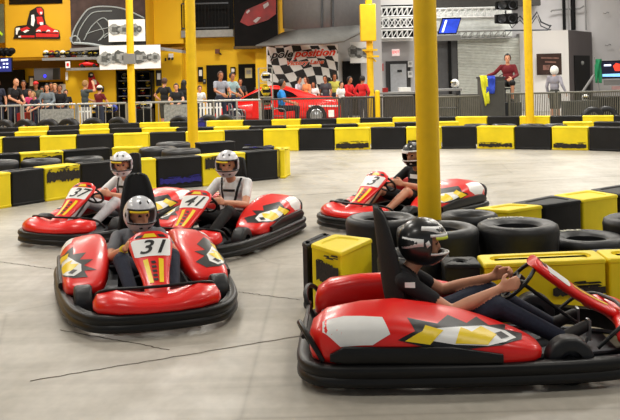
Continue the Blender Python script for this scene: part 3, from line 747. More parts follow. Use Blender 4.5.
# ------------------------------------------------------------ tyres
def tyre(x, y, r, h, label, group, z=0.0, axis='Z', rz=0.0, text=None, cat='tyre'):
    w = h; p = [(r*.52, .02), (r*.60, 0.0), (r*.86, .0), (r*.965, .02), (r, .06), (r*.985, h*.3), (r*.965, h*.5), (r*.985, h*.7), (r, h-.06), (r*.965, h-.02), (r*.86, h), (r*.80, h-.006), (r*.62, h-.012), (r*.56, h-.03), (r*.52, h-.04), (r*.50, h*.5)]
    mb = MB()
    if axis == 'Z': mb.lathe(p, n=44, closed=True)
    else: mb.lathe([(a, b-h/2) for a, b in p], axis='Y', n=40, closed=True)
    o = mb.build('tyre', Rub, ang=50); o.location = (x, y, z if axis == 'Z' else z+r); o.rotation_euler = (0, 0, rz); tag(o, label, cat, group)
    if text:
        mb = MB(); vs = []; t, ang0, rr = text
        n = len(t)
        for i, chh in enumerate(t):
            a = math.radians(ang0-i*8.5); d = V3((math.cos(a), math.sin(a), 0)); tg = V3((math.sin(a), -math.cos(a), 0))
            text_on(mb, chh, d*r*rr+V3((0, 0, h-.004)), tg, d, .085, off=.003, bold=.02)
        mb.build('sidewall_lettering', mat('lettering_cream', (226, 224, 200), .6), o)
    return o
gT = 'tyres of the right island'
tyre(1.75, 7.9, .35, .5, 'big smooth tyre with cream sidewall lettering right of the thick pole', gT, text=('GOODYEAR', 130, .82))
tyre(1.05, 7.82, .35, .5, 'big smooth tyre at the foot of the thick yellow pole', gT)
tyre(.62, 8.42, .33, .5, 'tyre lying just left of the thick pole behind the others', gT)
tyre(.76, 7.07, .28, .43, 'black tyre beside the scraped yellow block', gT)
tyre(1.43, 8.47, .27, .5, 'tyre half hidden behind the two big ones right of the pole', gT)
tyre(2.42, 8.2, .35, .32, 'flat tyre with faint lettering, middle of the right tyre heap', gT, text=('EAGLE', 120, .8))
tyre(3.02, 8.5, .34, .42, 'tyre at the right picture edge under the yellow block', gT)
tyre(2.42, 7.38, .34, .3, 'nearest low tyre behind the large yellow block', gT)
gL = 'tyres of the left island'
for px, py, r, h, l in ((158, 147.2, .35, .5, 'tyre left of the thin pole, front left of its pair'), (181, 149.2, .35, .5, 'tyre directly in front of the thin pole'), (173, 142.4, .34, .5, 'grey worn tyre behind the pair at the thin pole'),
                        (-2, 161, .34, .44, 'tyre at the left edge between the two block rows'), (41, 159.5, .34, .42, 'second tyre from the left edge between the block rows'), (84, 157, .34, .4, 'tyre left of the leftmost driver helmet between the block rows')):
    p = W(px, py, h); tyre(p.x, p.y, r, h, l, gL)
gR = 'tyres beside the middle row'
for i, (px, l) in enumerate(((476, 'left'), (504, 'second'), (532, 'third'), (557, 'right'))):
    p = W(px, 124.2-(px-478)*.0, .45); tyre(p.x, p.y+(.0 if i < 3 else .05), .3, .45, ['leftmost of four lying tyres right of the thick pole', 'second of four lying tyres right of the thick pole', 'third of four lying tyres, in front of the thin right pole', 'rightmost of four lying tyres, touching a yellow block'][i], gR)
for px, l in ((4, 'first upright tyre from the left behind the farthest block row'), (25, 'second upright tyre from the left behind the farthest block row'), (48, 'third upright tyre, left of the hanging grey sheet'), (69, 'fourth upright tyre, under the grey sheet right half'), (93, 'fifth upright tyre, under the white pickets'), (118, 'upright tyre with a pale ring left of the striped pole foot'), (180, 'upright tyre just left of the thin pole at the rail'), (208, 'upright tyre just right of the thin pole at the rail'), (226, 'upright tyre under the red car nose'),
              (593, 'upright tyre at the right below the flag'), (611, 'upright tyre nearest the right picture edge')):
    c = P(px, 125, 26.0); big = px > 560
    tyre(c.x, 26.0+(.35 if px > 600 else 0), (.31 if big else .33), .26, l, 'upright tyres along the rail', z=0.0, axis='Y', rz=random.uniform(-.2, .2))
# ------------------------------------------------------------ poles
def pole(px, Y, r, label, top=6.4):
    p = P(px, 120, Y); mb = MB(); mb.cyl((0, 0, 0), (0, 0, top), r, n=32); o = mb.build('steel_pole', PoleY); o.location = (p.x, Y, 0)
    tag(o, label, 'pole', 'yellow roof poles')
    mb = MB(); mb.box((0, 0, .01), (.29, .29, .02)); 
    for a in (-1, 1):
        for b in (-1, 1): mb.cyl((a*.125, b*.125, .01), (a*.125, b*.125, .04), .012, n=6)
    mb.build('base_plate', PoleY, o); return o
pole(427.4+0, 8.32, .104, 'thick yellow pole standing among the tyres, nearest the camera')
pole(192.6, 19.35, .108, 'yellow pole between kart 41 and the yellow building')
p3 = pole(132, 26.9, .105, 'yellow pole with a grey box, left of the others')
mb = MB(); mb.box((0, 0, 0), (.33, .12, .3)); o = mb.build('junction_box', GreyP, p3, bevel=.01); o.location = (0, -.16, P(130, 59, 26.9).z)
pole(530, 23.85, .105, 'yellow pole in front of the staff member on the stool')
# ------------------------------------------------------------ the building
def pbox(x0, y0, x1, y1, Y, d=.06):    # world box whose front face covers a picture rectangle at distance Y
    cx, cy = (x0+x1)/2, (y0+y1)/2
    a = P(x0, cy, Y).x; b = P(x1, cy, Y).x; t = P(cx, y0, Y).z; l = P(cx, y1, Y).z
    return ((a+b)/2, Y+d/2, (t+l)/2), (b-a, d, t-l)
def slab(name, x0, y0, x1, y1, Y, d, m, parent=None, label=None, cat=None, group=None, kind=None, bevel=0.0, to_floor=False, to_top=None):
    c, s = pbox(x0, y0, x1, y1, Y, d)
    if to_floor: top = c[2]+s[2]/2; c = (c[0], c[1], top/2); s = (s[0], s[1], top)
    if to_top: lo = c[2]-s[2]/2; c = (c[0], c[1], (lo+to_top)/2); s = (s[0], s[1], to_top-lo)
    mb = MB(); mb.box((0, 0, 0), s); o = mb.build(name, m, parent, bevel=bevel)
    o.location = V3(c)-(V3(parent.location) if parent else V3())
    return tag(o, label, cat, group, kind)
def poly_px(mb, pts, Y, mi=0, th=.01):  # outline traced in the picture plane of a real flat thing at distance Y
    q = [P(x, y, Y) for x, y in pts]
    a = sum((q[i].x*q[(i+1) % len(q)].z-q[(i+1) % len(q)].x*q[i].z) for i in range(len(q)))
    if a < 0: q = q[::-1]
    mb.prism([(p.x, p.z) for p in q], (0, Y, 0), (1, 0, 0), (0, 0, 1), th, mi)
TOP = 6.4
# floor
m = bpy.data.materials.new('polished_concrete'); m.use_nodes = True; nt = m.node_tree; b = nt.nodes['Principled BSDF']; N = nt.nodes.new; L = nt.links.new
tc = N('ShaderNodeTexCoord'); mp = N('ShaderNodeMapping'); mp.inputs['Scale'].default_value = (1, .55, 1); mp.inputs['Rotation'].default_value = (0, 0, .12); L(tc.outputs['Object'], mp.inputs['Vector'])
def noise(sc, det=6, vec=None, dist=0.0):
    n = N('ShaderNodeTexNoise'); n.inputs['Scale'].default_value = sc; n.inputs['Detail'].default_value = det; n.inputs['Distortion'].default_value = dist; L((vec or mp).outputs[0], n.inputs['Vector']); return n
def ramp(src, p0, c0, p1, c1):
    r = N('ShaderNodeValToRGB'); r.color_ramp.elements[0].position = p0; r.color_ramp.elements[1].position = p1; r.color_ramp.elements[0].color = c0+(1,); r.color_ramp.elements[1].color = c1+(1,); L(src, r.inputs['Fac']); return r
def mix(a, bb, fac, mode='MULTIPLY'):
    x = N('ShaderNodeMix'); x.data_type = 'RGBA'; x.blend_type = mode; x.inputs['Factor'].default_value = fac; L(a, x.inputs['A']); L(bb, x.inputs['B']); return x
base = ramp(noise(.8).outputs['Fac'], .3, lin((172, 166, 154)), .7, lin((194, 188, 177)))
fine = ramp(noise(14, 8).outputs['Fac'], .3, (.82, .82, .82), .7, (1, 1, 1))
x1 = mix(base.outputs['Color'], fine.outputs['Color'], .8)
mp2 = N('ShaderNodeMapping'); mp2.inputs['Scale'].default_value = (.16, 2.6, 1); mp2.inputs['Rotation'].default_value = (0, 0, -.05); L(tc.outputs['Object'], mp2.inputs['Vector'])
st = ramp(noise(1.6, 5, mp2, .5).outputs['Fac'], .42, (.80, .79, .78), .56, (1, 1, 1)); x2 = mix(x1.outputs['Result'], st.outputs['Color'], .6)
vo = N('ShaderNodeTexVoronoi'); vo.feature = 'DISTANCE_TO_EDGE'; vo.inputs['Scale'].default_value = .33; 
wn = noise(1.5, 4, tc); wv = N('ShaderNodeVectorMath'); wv.operation = 'MULTIPLY_ADD'; wv.inputs[1].default_value = (.5, .5, 0); L(wn.outputs['Color'], wv.inputs[0]); L(tc.outputs['Object'], wv.inputs[2]); L(wv.outputs[0], vo.inputs['Vector'])
cr = ramp(vo.outputs['Distance'], .0, (.35, .33, .3), .006, (1, 1, 1)); x3 = mix(x2.outputs['Result'], cr.outputs['Color'], .3)
L(x3.outputs['Result'], b.inputs['Base Color']); b.inputs['Roughness'].default_value = .42
rr = ramp(noise(3).outputs['Fac'], .3, (.34,)*3, .7, (.55,)*3); L(rr.outputs['Color'], b.inputs['Roughness'])
FloorM = m
mb = MB(); mb.box((0, 18, -.1), (44, 48, .2)); tag(mb.build('floor', FloorM, smooth=False), kind='structure')
# expansion joints: long saw cuts crossing the slab
def joint(a, b2):
    a, b2 = W(*a), W(*b2); d = (b2-a).normalized(); n = V3((-d.y, d.x, 0))*.006; rr = random.Random(int(a.x*97)); pts = [a.lerp(b2, t/30)+n*rr.uniform(-1.6, 1.6) for t in range(31)]
    mb = MB(); L_ = [p+n for p in pts]+[p-n for p in pts[::-1]]; k = 31
    mb.add([(p.x, p.y, .002) for p in L_], [(i, i+1, 2*k-2-i, 2*k-1-i) for i in range(k-1)]); return mb.build('floor_crack', mat('crack_dark', (92, 84, 74), .9, var=.4, scale=20))
for i, (a, b2) in enumerate((((30, 381), (300, 336)), ((0, 262), (60, 270)), ((238, 292), (300, 300)), ((285, 196), (620, 176)), ((300, 171), (620, 160)), ((170, 350), (60, 330)))):
    tag(joint(a, b2), kind='structure').name = 'trim_%d' % (i+1)
# shell
mb = MB(); mb.box((-14.2, 20, 3.2), (.3, 40, 6.6)); tag(mb.build('wall_left', WallY2), kind='structure')
mb = MB(); mb.box((16.2, 20, 3.2), (.3, 40, 6.6)); tag(mb.build('wall_right', WallG), kind='structure')
mb = MB(); mb.box((1, 18, TOP+.15), (32, 46, .2)); tag(mb.build('ceiling', mat('ceiling_grey', (150, 150, 150), .9)), kind='structure')
YW = 36.0
slab('wall_back', -60, 0, 262, 130, YW, .3, WallY, kind='structure', to_floor=True).name = 'wall_back'
o = bpy.data.objects['wall_back']; o.data.vertices
def wall(nm, x0, x1, Y, m, d=.3):
    a = P(x0, 60, Y).x; c = P(x1, 60, Y).x; mb = MB(); mb.box(((a+c)/2, Y+d/2, TOP/2), (c-a, d, TOP)); return tag(mb.build(nm, m), kind='structure')
bpy.data.objects.remove(o)
wall('wall_back_left', -70, 256, YW, WallY)
wall('wall_back_middle', 256, 382, YW+.6, WallG)
wall('wall_back_right', 382, 700, 39.5, WallG)
# left corner: dark poster edge, hanging yellow box with kart picture
slab('wall_upper_box', 4.5, -70, 70, 57, 33.6, 2.35, WallY2, kind='structure').name = 'wall_upper_left'
slab('trim_20', -20, 57, 70, 60, 33.7, 2.2, WallY2, kind='structure')
slab('window_1', 9, -12, 62, 4, 33.55, .06, Glass, kind='structure')
po = slab('poster', -12, 4, 4, 43, 33.5, .05, mat('print_olive', (88, 92, 70), .5, var=.5, scale=2), label='dark poster with a bright green streak at the left picture edge', cat='poster')
mb = MB(); poly_px(mb, [(-6, 34), (0, 31), (3, 34), (2, 36), (0, 34), (-6, 37)], 33.48); o = mb.build('print', mat('print_green', (190, 230, 40), .5), po); o.location = -V3(po.location)
# kart picture (flat cut-out)
Yk = 33.56; t = empty('kart_wall_sign', (P(38, 39, Yk).x, Yk, P(38, 39, Yk).z), 0, 'flat red and white kart racer picture on the yellow upper wall', 'sign')
def add_polys(name, m, polys, Y, par, th=.01):
    for q in polys:
        mb = MB(); poly_px(mb, q, Y, 0, th)
        o = mb.build(name, m, par, smooth=False); o.location = -V3(par.location)
    return o
add_polys('outline', Ink, [[(13, 38.6), (60, 39), (60, 35), (59, 30.5), (52, 28.5), (46, 24), (44.5, 18), (44, 10), (41.5, 6.8), (37.5, 6.5), (34, 8.5), (30, 11), (28, 18), (26.5, 25), (17, 26), (14.7, 28), (14.3, 36)]], Yk-.01, t)
add_polys('kart_shape', mat('sign_red', (205, 24, 26), .5), [[(36, 29.5), (41, 25.5), (46, 24.8), (55, 29.5), (59, 32), (58.5, 37), (36, 37)], [(20, 29), (27, 26.5), (30.5, 28.5), (26, 30.5), (22, 31.5)], [(20, 35.4), (34.5, 35.4), (34.5, 37.4), (20, 37.4)]], Yk-.02, t)
add_polys('rider', MATS['sign_red'], [[(36.5, 17), (42, 16.5), (43.8, 22), (42, 25), (37.5, 24)], [(36.5, 8), (41, 7.6), (43.3, 11), (42.7, 14.6), (40, 15.3), (37.3, 12)]], Yk-.021, t)
add_polys('gap', Ink, [[(36, 32), (58, 33), (58, 33.7), (36, 33)], [(41.8, 31.2), (46, 31), (46, 33), (41.8, 33)]], Yk-.026, t)
add_polys('white_shape', Wht, [[(31.5, 15), (34, 14.5), (35, 20), (33.5, 26.5), (31, 25)], [(16, 28), (20, 27.5), (20, 29.6), (18.2, 31), (17.5, 34.5), (16, 34.5)], [(23, 31.5), (27, 29.6), (29.5, 30.5), (27, 31.6), (25, 33)], [(36, 31.8), (37.5, 29.8), (40, 29.8), (41.2, 31.6), (38.5, 31.2)], [(46, 31.8), (47.5, 29.9), (49.5, 29.9), (50.5, 31.6), (48.5, 31.2)], [(53, 31.9), (54.5, 30.1), (57.5, 30.4), (58.5, 32), (56, 31.5)], [(39.5, 22.3), (43, 22), (43.5, 24.6), (40.5, 25.2)], [(39.9, 11.8), (42.4, 12), (42, 14.2), (40.6, 14.3)], [(18.5, 36), (21, 35.6), (21, 37.4), (18.5, 37.4)]], Yk-.03, t)  # white arm, glove, visor and wheel shapes of the print
# mural with a race car
slab('wall_upper_middle', 70.2, -70, 145, 47, 33.55, 2.3, WallY2, kind='structure')
mu = slab('mural', 70.4, -30, 145, 49, 33.45, .08, Brown, label='big brown mural with a dark racing car outline above the helmets', cat='mural')
add_polys('dark_car_body', mat('print_dark', (34, 34, 36), .5, var=.4, scale=2), [[(71, 43), (73, 30), (82, 16), (90, 9), (105, 7), (124, 9), (145, 17), (145, 48), (100, 46), (86, 43)]], 33.43, mu)
mb = MB()
for q, r in (([(71, 42), (74, 30), (83, 15), (91, 8), (106, 6.5), (124, 9), (144, 18)], .03), ([(77, 41), (79, 31), (87, 18), (95, 12), (112, 11)], .02), ([(84, 40), (92, 26), (104, 18), (112, 30), (104, 38)], .02), ([(86, 34), (98, 30), (112, 27)], .015), ([(74, 43), (90, 44), (108, 47), (130, 49)], .05), ([(70, 38), (74, 44), (80, 42), (76, 36), (70, 38)], .025), ([(97, 22), (104, 33), (98, 41)], .015), ([(100, 40), (108, 33), (118, 36)], .02)):
    mb.tube(bez([P(x, y, 33.4) for x, y in q], 5), r, 6)
o = mb.build('silver_line_drawing', mat('print_silver', (150, 156, 156), .5), mu); o.location = -V3(mu.location)
# curved grey canopy below the mural
mb = MB(); prof = [(70, 48.5), (100, 46.5), (128, 44.5), (150, 45.5), (182, 50)]; a = [P(x, y, 33.0) for x, y in prof]; k = [P(x, y+3, 33.0) for x, y in prof]
mb.add([p for p in a]+[p for p in k]+[p+V3((0, 1.4, 0)) for p in k]+[p+V3((0, 1.4, 0)) for p in a], [(i+5*j, i+1+5*j, i+1+5*((j+1) % 4), i+5*((j+1) % 4)) for j in range(4) for i in range(4)]+[(0, 5, 10, 15), (4, 9, 14, 19)])
tag(mb.build('canopy', GreyP), 'thin curved grey canopy above the engine boards', 'canopy')
# engine boards
def engine(name, x0, y0, x1, y1, Y, label, seed, gears):
    b0 = slab(name, x0, y0, x1, y1, Y, .05, Wht, label=label, cat='display board', group='engine picture boards'); r = random.Random(seed); mb = MB()
    w, h = x1-x0, y1-y0
    for i in range(gears):
        cx = x0+w*(.16+.68*i/max(1, gears-1)); cy = (y0+y1)/2+r.uniform(-1.5, 1.5); rad = r.uniform(3.0, h*.3)
        poly_px(mb, [(cx+rad*math.cos(a)*r.uniform(.8, 1.15), cy+rad*math.sin(a)*r.uniform(.8, 1.15)) for a in [2*math.pi*q/14 for q in range(14)]], Y-.02-.001*i, i % 2)
        poly_px(mb, [(cx-rad*.4, cy-rad*.4), (cx+rad*.4, cy-rad*.4), (cx+rad*.4, cy+rad*.4), (cx-rad*.4, cy+rad*.4)], Y-.035, 1-i % 2)
    poly_px(mb, [(x0+w*.12, cy-1), (x0+w*.88, cy-1.2), (x0+w*.88, cy+1.4), (x0+w*.12, cy+1.2)], Y-.012, 0)
    o = mb.build('engine_print', [CloudG, mat('print_charcoal', (84, 86, 84), .5, var=.5, scale=20)], b0); o.location = -V3(b0.location)
    return b0
engine('display_board', 108.5, 19.5, 145, 41.5, 33.25, 'upper white board with a grey crankshaft picture', 1, 6)
engine('display_board', 99.5, 45.5, 129, 69.5, 32.8, 'lower left white board with an engine picture', 2, 5)
engine('display_board', 128.5, 45, 160.5, 68.5, 32.9, 'lower right white board with gear pictures, behind the grey box', 3, 5)
# shelf with helmets and a model kart
sh = slab('display_shelf', 66, 67.5, 115, 70, 33.0, 1.2, GreyP, label='long grey shelf below the row of helmets', cat='shelf')
slab('wall_panel_lower_left', 66, 70, 116, 130, 34.3, 1.6, WallY, kind='structure', to_floor=True).name = 'wall_alcove_left'
slab('helmet_rail', 42, 57.3, 100, 60, 33.0, .4, GreyP, label='narrow rail carrying the row of helmets under the upper wall box', cat='shelf')
r = random.Random(5); hcol = [Wht, DRed, DSteel, Wht, Ink, DRed, CloudG, Wht, Ink, DSteel]
hn = ['white', 'dark red', 'steel grey', 'white and black', 'black', 'red', 'mottled grey', 'pale', 'glossy black', 'grey']
for i in range(10):
    p = P(46+i*5.6, 54.2, 33.2); helmet(None, V3(p), rotm(-math.pi/2+r.uniform(-.5, .5)), hcol[i], .9, closed=True)
    o = [q for q in bpy.data.objects if q.name.startswith('helmet') and q.parent is None][-1]
    hb = MB()
HS = [q for q in bpy.data.objects if q.name.startswith('helmet') and q.parent is None and q.type == 'MESH' and 'label' not in q]
HS.sort(key=lambda q: q.data.vertices[0].co.x)
for i, q in enumerate(HS): tag(q, '%s display helmet, %s from the left in the row over the shelf' % (hn[i], ORD[i]), 'helmet', 'helmets in a row over the shelf')
s1 = slab('small_sign', 65.5, 61.5, 70, 68, 32.95, .04, Wht, label='small white sign with a red mark at the left end of the shelf', cat='sign')
add_polys('red_mark', Red, [[(66.6, 63), (68.8, 63), (68.8, 66), (66.6, 66)]], 32.94, s1)
t = empty('model_kart', (P(89, 67, 33.2).x, 33.2, P(89, 67.5, 33.2).z+.0), 0, 'small red model kart on the grey shelf', 'model kart')
mb = MB(); mb.loft([((-.32, 0, .1), (0, .12, 0), (0, 0, .05)), ((-.1, 0, .14), (0, .16, 0), (0, 0, .09)), ((.15, 0, .12), (0, .15, 0), (0, 0, .07)), ((.33, 0, .08), (0, .1, 0), (0, 0, .03))], 16); mb.build('body', Red, t)
mb = MB(); mb.loft([((-.08, 0, .18), (.07, 0, 0), (0, .08, 0)), ((-.1, 0, .4), (.02, 0, 0), (0, .05, 0))], 12); mb.build('seat', Ink, t)
for sx in (-.22, .22):
    for sy in (-.14, .14):
        mb = MB(); mb.lathe([(.0, -.03), (.06, -.03), (.07, 0), (.06, .03), (0, .03)], (sx, sy, .07), 'Y', 14); mb.build('wheel', Ink, t)
# kart driver cut-out on the lower panel
Yc = 34.2; t = empty('driver_cutout', (P(93, 90, Yc).x, Yc, P(93, 90, Yc).z), 0, 'red kart driver picture on the yellow panel between two men', 'sign')
add_polys('red_suit', mat('sign_red', (205, 24, 26), .5), [[(87.5, 89), (89, 82), (88, 76), (90, 73.5), (94, 74), (95.5, 79), (99, 83), (101, 90)]], Yc-.02, t)
add_polys('black_helmet', Ink, [[(88, 77), (88.5, 73), (91, 72), (93.5, 73), (93.5, 76.5), (91, 78)], [(98, 86), (104, 86.5), (104, 92), (98, 92)]], Yc-.035, t)
add_polys('white_panel', Wht, [[(92.5, 79), (96, 80), (97, 84), (93.5, 85)], [(90.2, 74), (92.6, 74), (92.6, 75.5), (90.4, 75.6)]], Yc-.045, t)
# left tv, dark doorway, black panel behind the crowd, second screen
def tv(x0, y0, x1, y1, Y, label, polys, glow=(40, 60, 120), e=1.0):
    c, s = pbox(x0, y0, x1, y1, Y, .1); t = empty('television', c, 0, label, 'television')
    mb = MB(); mb.box((0, 0, 0), s); mb.build('housing', BlackP, t, bevel=.01)
    mb = MB(); mb.box((0, -.052, 0), (s[0]*.94, .01, s[2]*.9)); mb.build('screen', mat('screen_%d_%d' % (x0, y0), glow, .3, var=.3, scale=2, emit=e), t)
    for nm, m2, q in polys: add_polys(nm, m2, q, Y-.02, t)
    mb = MB(); mb.tube([(0, .05, 0), (0, .5, .1)], .04); mb.build('bracket', DSteel, t)
    return t
ScrW = mat('screen_white', (214, 224, 250), .4, emit=1.6); ScrB = mat('screen_blue', (60, 100, 230), .4, emit=1.2); ScrR = mat('screen_red', (220, 60, 40), .4, emit=1.2)
tv(-8, 57.5, 12, 72.5, 31.5, 'television showing a dark blue page at the left picture edge', [('caption', ScrW, [[(1, 59.5), (8, 58.8), (8, 60.6), (1, 61.2)]]), ('icons', ScrW, [[(x, y), (x+2, y), (x+2, y+1.4), (x, y+1.4)] for x in (3, 6.2) for y in (63, 66.5)]+[[(-3, 67), (1, 67), (1, 68.2), (-3, 68.2)]])], (26, 40, 110), .8)
mb = MB()
for i in range(7): mb.ell(P(-4+i*2.6, 51+(i % 2)*2.2, 31.6), (.13, .2, .12), None, 10, 6)
tag(mb.build('helmet_heap', BlackP), 'dark heap of gear on top of the left television', 'gear')
slab('door_1', -10, 70, 24, 130, 35.7, .2, BlackP, kind='structure', to_floor=True)
slab('wall_box_shade', 12, 60, 66, 68, 35.8, .15, mat('box_shade_brown', (120, 88, 20), .8), kind='structure').name = 'trim_21'  # brown strip paints the shade below the overhanging wall box
t = slab('television', 34, 68, 59.5, 80, 34.0, .12, mat('tv_grey', (86, 86, 92), .5), label='grey television with a blue dot hanging behind the crowd', cat='television')
add_polys('blue_dot', mat('screen_dot', (60, 60, 240), .4, emit=1.0), [[(43.5, 75), (45, 74.2), (46.4, 75), (46.4, 77), (45, 78), (43.5, 77)]], 33.98, t)
add_polys('dark_half', Ink, [[(53, 68.5), (59, 68.5), (59, 79.5), (53, 79.5)]], 33.985, t)
t = slab('framed_picture', 28.5, 76, 34.5, 89, 35.6, .05, Ink, label='black framed picture left of the grey television', cat='picture'); add_polys('print', Wht, [[(30, 78), (33.2, 78), (33.2, 86), (30, 86)]], 35.58, t)
t = slab('wall_notice', 65.5, 72, 67.8, 80, 34.2, .03, Wht, label='narrow white notice at the edge of the lower yellow panel', cat='notice')
t = slab('notice_board', 60, 84, 66.5, 104, 34.6, .05, WallW, label='tall white board behind the dark-haired person near the rail', cat='board')
slab('door_9', 26, 82, 63, 130, 35.8, .15, BlackP, kind='structure', to_floor=True)  # no door: black panel added to darken the area behind the crowd
slab('storage_box', 17, 113, 26, 124, 28.4, .5, DRed, label='red box under the left rail near the bald man', cat='box', to_floor=True); slab('storage_box', 33.5, 112, 40, 124, 28.3, .5, DRed, label='red box left of the hanging grey sheet', cat='box', to_floor=True)
# glass display cabinets
def cabinet(x0, x1, Y, label, cols, shelves=4):
    c, s = pbox(x0, 70.5, x1, 100, Y, .7); top = c[2]+s[2]/2; t = empty('display_cabinet', (c[0], Y+.35, 0), 0, label, 'display cabinet'); w = s[0]
    mb = MB(); mb.box((0, .33, top/2), (w, .04, top)); mb.box((-w/2+.03, 0, top/2), (.06, .7, top)); mb.box((w/2-.03, 0, top/2), (.06, .7, top)); mb.box((0, 0, top-.04), (w, .7, .08)); mb.box((0, 0, .35), (w, .7, .7)); mb.build('frame', BlackP, t)
    zs = [.75+i*(top-.85)/shelves for i in range(shelves)]
    for z in zs:
        mb = MB(); mb.box((0, 0, z), (w-.12, .62, .025)); mb.build('shelf', GreyP, t)
    return t, zs, w, c[0], Y+.3
i = 0; cols = [DRed, mat('helmet_blue', (40, 60, 150), .3), Ink, Wht, mat('helmet_blue', (40, 60, 150), .3), DRed, mat('helmet_yellow', (220, 190, 40), .3), Ink]
nm = ['red', 'blue', 'black', 'white', 'deep blue', 'dark red', 'yellow', 'all-black']
for (x0, x1, lb, n, side) in ((116.5, 128.5, 'narrow black display cabinet left of the pole', 1, 'left'), (135.5, 152, 'wide black display cabinet right of the pole', 2, 'right')):
    t, zs, w, X, Y = cabinet(x0, x1, 34.4, lb, cols)
    for q, z in enumerate(zs):
        h = helmet(None, V3((X+(0.02 if n == 1 else (-.1 if q % 2 else .12)), Y, z+.16)), rotm(-math.pi/2+.4*(q % 2)), cols[i % 8], .8, closed=True)
        tag(h, '%s helmet on the %s shelf of the %s display cabinet' % (nm[i % 8], ['lowest', 'second', 'third', 'top'][q], side), 'helmet', 'helmets in the display cabinets'); i += 1
# big yellow wall with balcony
slab('wall_column_yellow', 150, 50, 182.5, 130, 35.0, .9, WallY, kind='structure', to_floor=True).name = 'wall_pier'
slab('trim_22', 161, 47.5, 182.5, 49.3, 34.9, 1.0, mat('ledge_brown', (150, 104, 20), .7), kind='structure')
slab('trim_23', 145, -70, 182, 44, 35.3, .7, WallY, kind='structure', to_top=TOP)
bo = slab('balcony_shade', 182, -40, 233, 30, 35.9, .15, BlackP, kind='structure'); bo.name = 'balcony_shade_panel'  # flat black panel; its colour stands in for the unlit balcony opening
slab('trim_24', 181, 30, 233, 37, 35.2, .8, mat('ledge_grey', (140, 140, 136), .7), kind='structure')
t = empty('balcony_railing', (P(205, 30, 35.3).x, 35.3, P(205, 30, 35.3).z), 0, 'grey balcony railing in the dark opening of the yellow wall', 'railing')
x0 = P(182, 30, 35.3).x-t.location.x; x1 = P(229, 30, 35.3).x-t.location.x
mb = MB(); mb.box(((x0+x1)/2, 0, 1.02), (x1-x0, .05, .05)); mb.box(((x0+x1)/2, 0, .08), (x1-x0, .05, .05)); mb.build('rail', DSteel, t)
for q in range(15):
    mb = MB(); x = x0+(x1-x0)*q/14; mb.box((x, 0, .5), (.02 if q not in (0, 7, 14) else .05, .02, 1.02)); mb.build('baluster', BlackP, t)
for (x0, x1, yt, n) in ((207, 227.5, 65, 2), (239, 257, 64, 3)):
    o = slab('door_%d' % n, x0, yt, x1, 130, 35.95, .12, BlackP, kind='structure', to_floor=True)
    mb = MB(); mb.box((.3, -.1, .0), (.04, .04, .3)); mb.build('door_handle', Steel, o)
def picture(x0, y0, x1, y1, Y, label, m2, name='picture', inner=None):
    t = slab(name, x0, y0, x1, y1, Y, .04, m2, label=label, cat='picture', group='small wall pictures')
    w, h = x1-x0, y1-y0
    add_polys('print', inner or Wht, [[(x0+w*.2, y0+h*.2), (x1-w*.2, y0+h*.2), (x1-w*.2, y0+h*.6), (x0+w*.2, y0+h*.6)]], Y-.02, t); return t
picture(198, 67, 203, 82, 35.9, 'tall dark picture with a pale figure left of the first black door', BlackP)
picture(230.5, 67, 235.5, 75, 35.9, 'framed portrait between the two black doors', BlackP)
picture(203, 79, 206, 84, 35.88, 'small blue-black picture just left of the first black door', Ink, inner=CloudG)
picture(245, 68, 252, 78, 35.9, 'yellowish photo board inside the second black door', mat('print_cream', (200, 190, 140), .5), inner=CloudG)
picture(156, 70, 161.5, 86, 34.95, 'narrow framed notice behind the big man in black', Ink)
o = slab('wall_speaker', 215, 49, 219, 53.5, 35.6, .3, mat('speaker_brown', (96, 50, 20), .6), label='small brown loudspeaker high on the yellow wall', cat='loudspeaker')
mb = MB(); mb.tube([(0, .1, 0), (.12, .25, -.12)], .03); mb.build('bracket', DSteel, o)
t = slab('emergency_light', 168.5, 53.5, 173, 58, 34.85, .12, Wht, label='white twin-head emergency light on the yellow pier', cat='emergency light')
for dx in (-.06, .06):
    mb = MB(); mb.cyl((dx, -.05, -.1), (dx, -.12, -.13), .045); mb.build('lamp_head', Ink, t)
o = slab('light_switch', 164.8, 58, 166.2, 61, 34.95, .03, Ink, label='small black switch left of the emergency light', cat='switch')
# big dark poster
t = slab('poster', 233.5, -40, 277, 46, 34.8, .08, mat('print_black', (14, 12, 12), .7, var=.4, scale=2, spec=.1), label='huge dark poster of a red racing car beside the balcony', cat='poster')
add_polys('red_car_print', mat('print_red', (120, 14, 16), .6, var=.4, scale=3), [[(240, 22), (246, 10), (262, 3), (276, -4), (276, 14), (268, 20), (256, 24), (248, 26)]], 34.78, t)
add_polys('pale_highlight', mat('print_pale', (150, 140, 140), .5), [[(253, 21), (258, 17), (261, 17.5), (256, 23)], [(263, 5), (268, 2), (269, 5), (264, 9)], [(246, 12), (249, 9.5), (250, 11), (247, 14)]], 34.77, t)
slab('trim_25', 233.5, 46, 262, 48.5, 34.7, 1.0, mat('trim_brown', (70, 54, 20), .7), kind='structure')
slab('trim_26', 277, -70, 283, 40, 35.0, .5, WallY2, kind='structure', to_top=TOP)
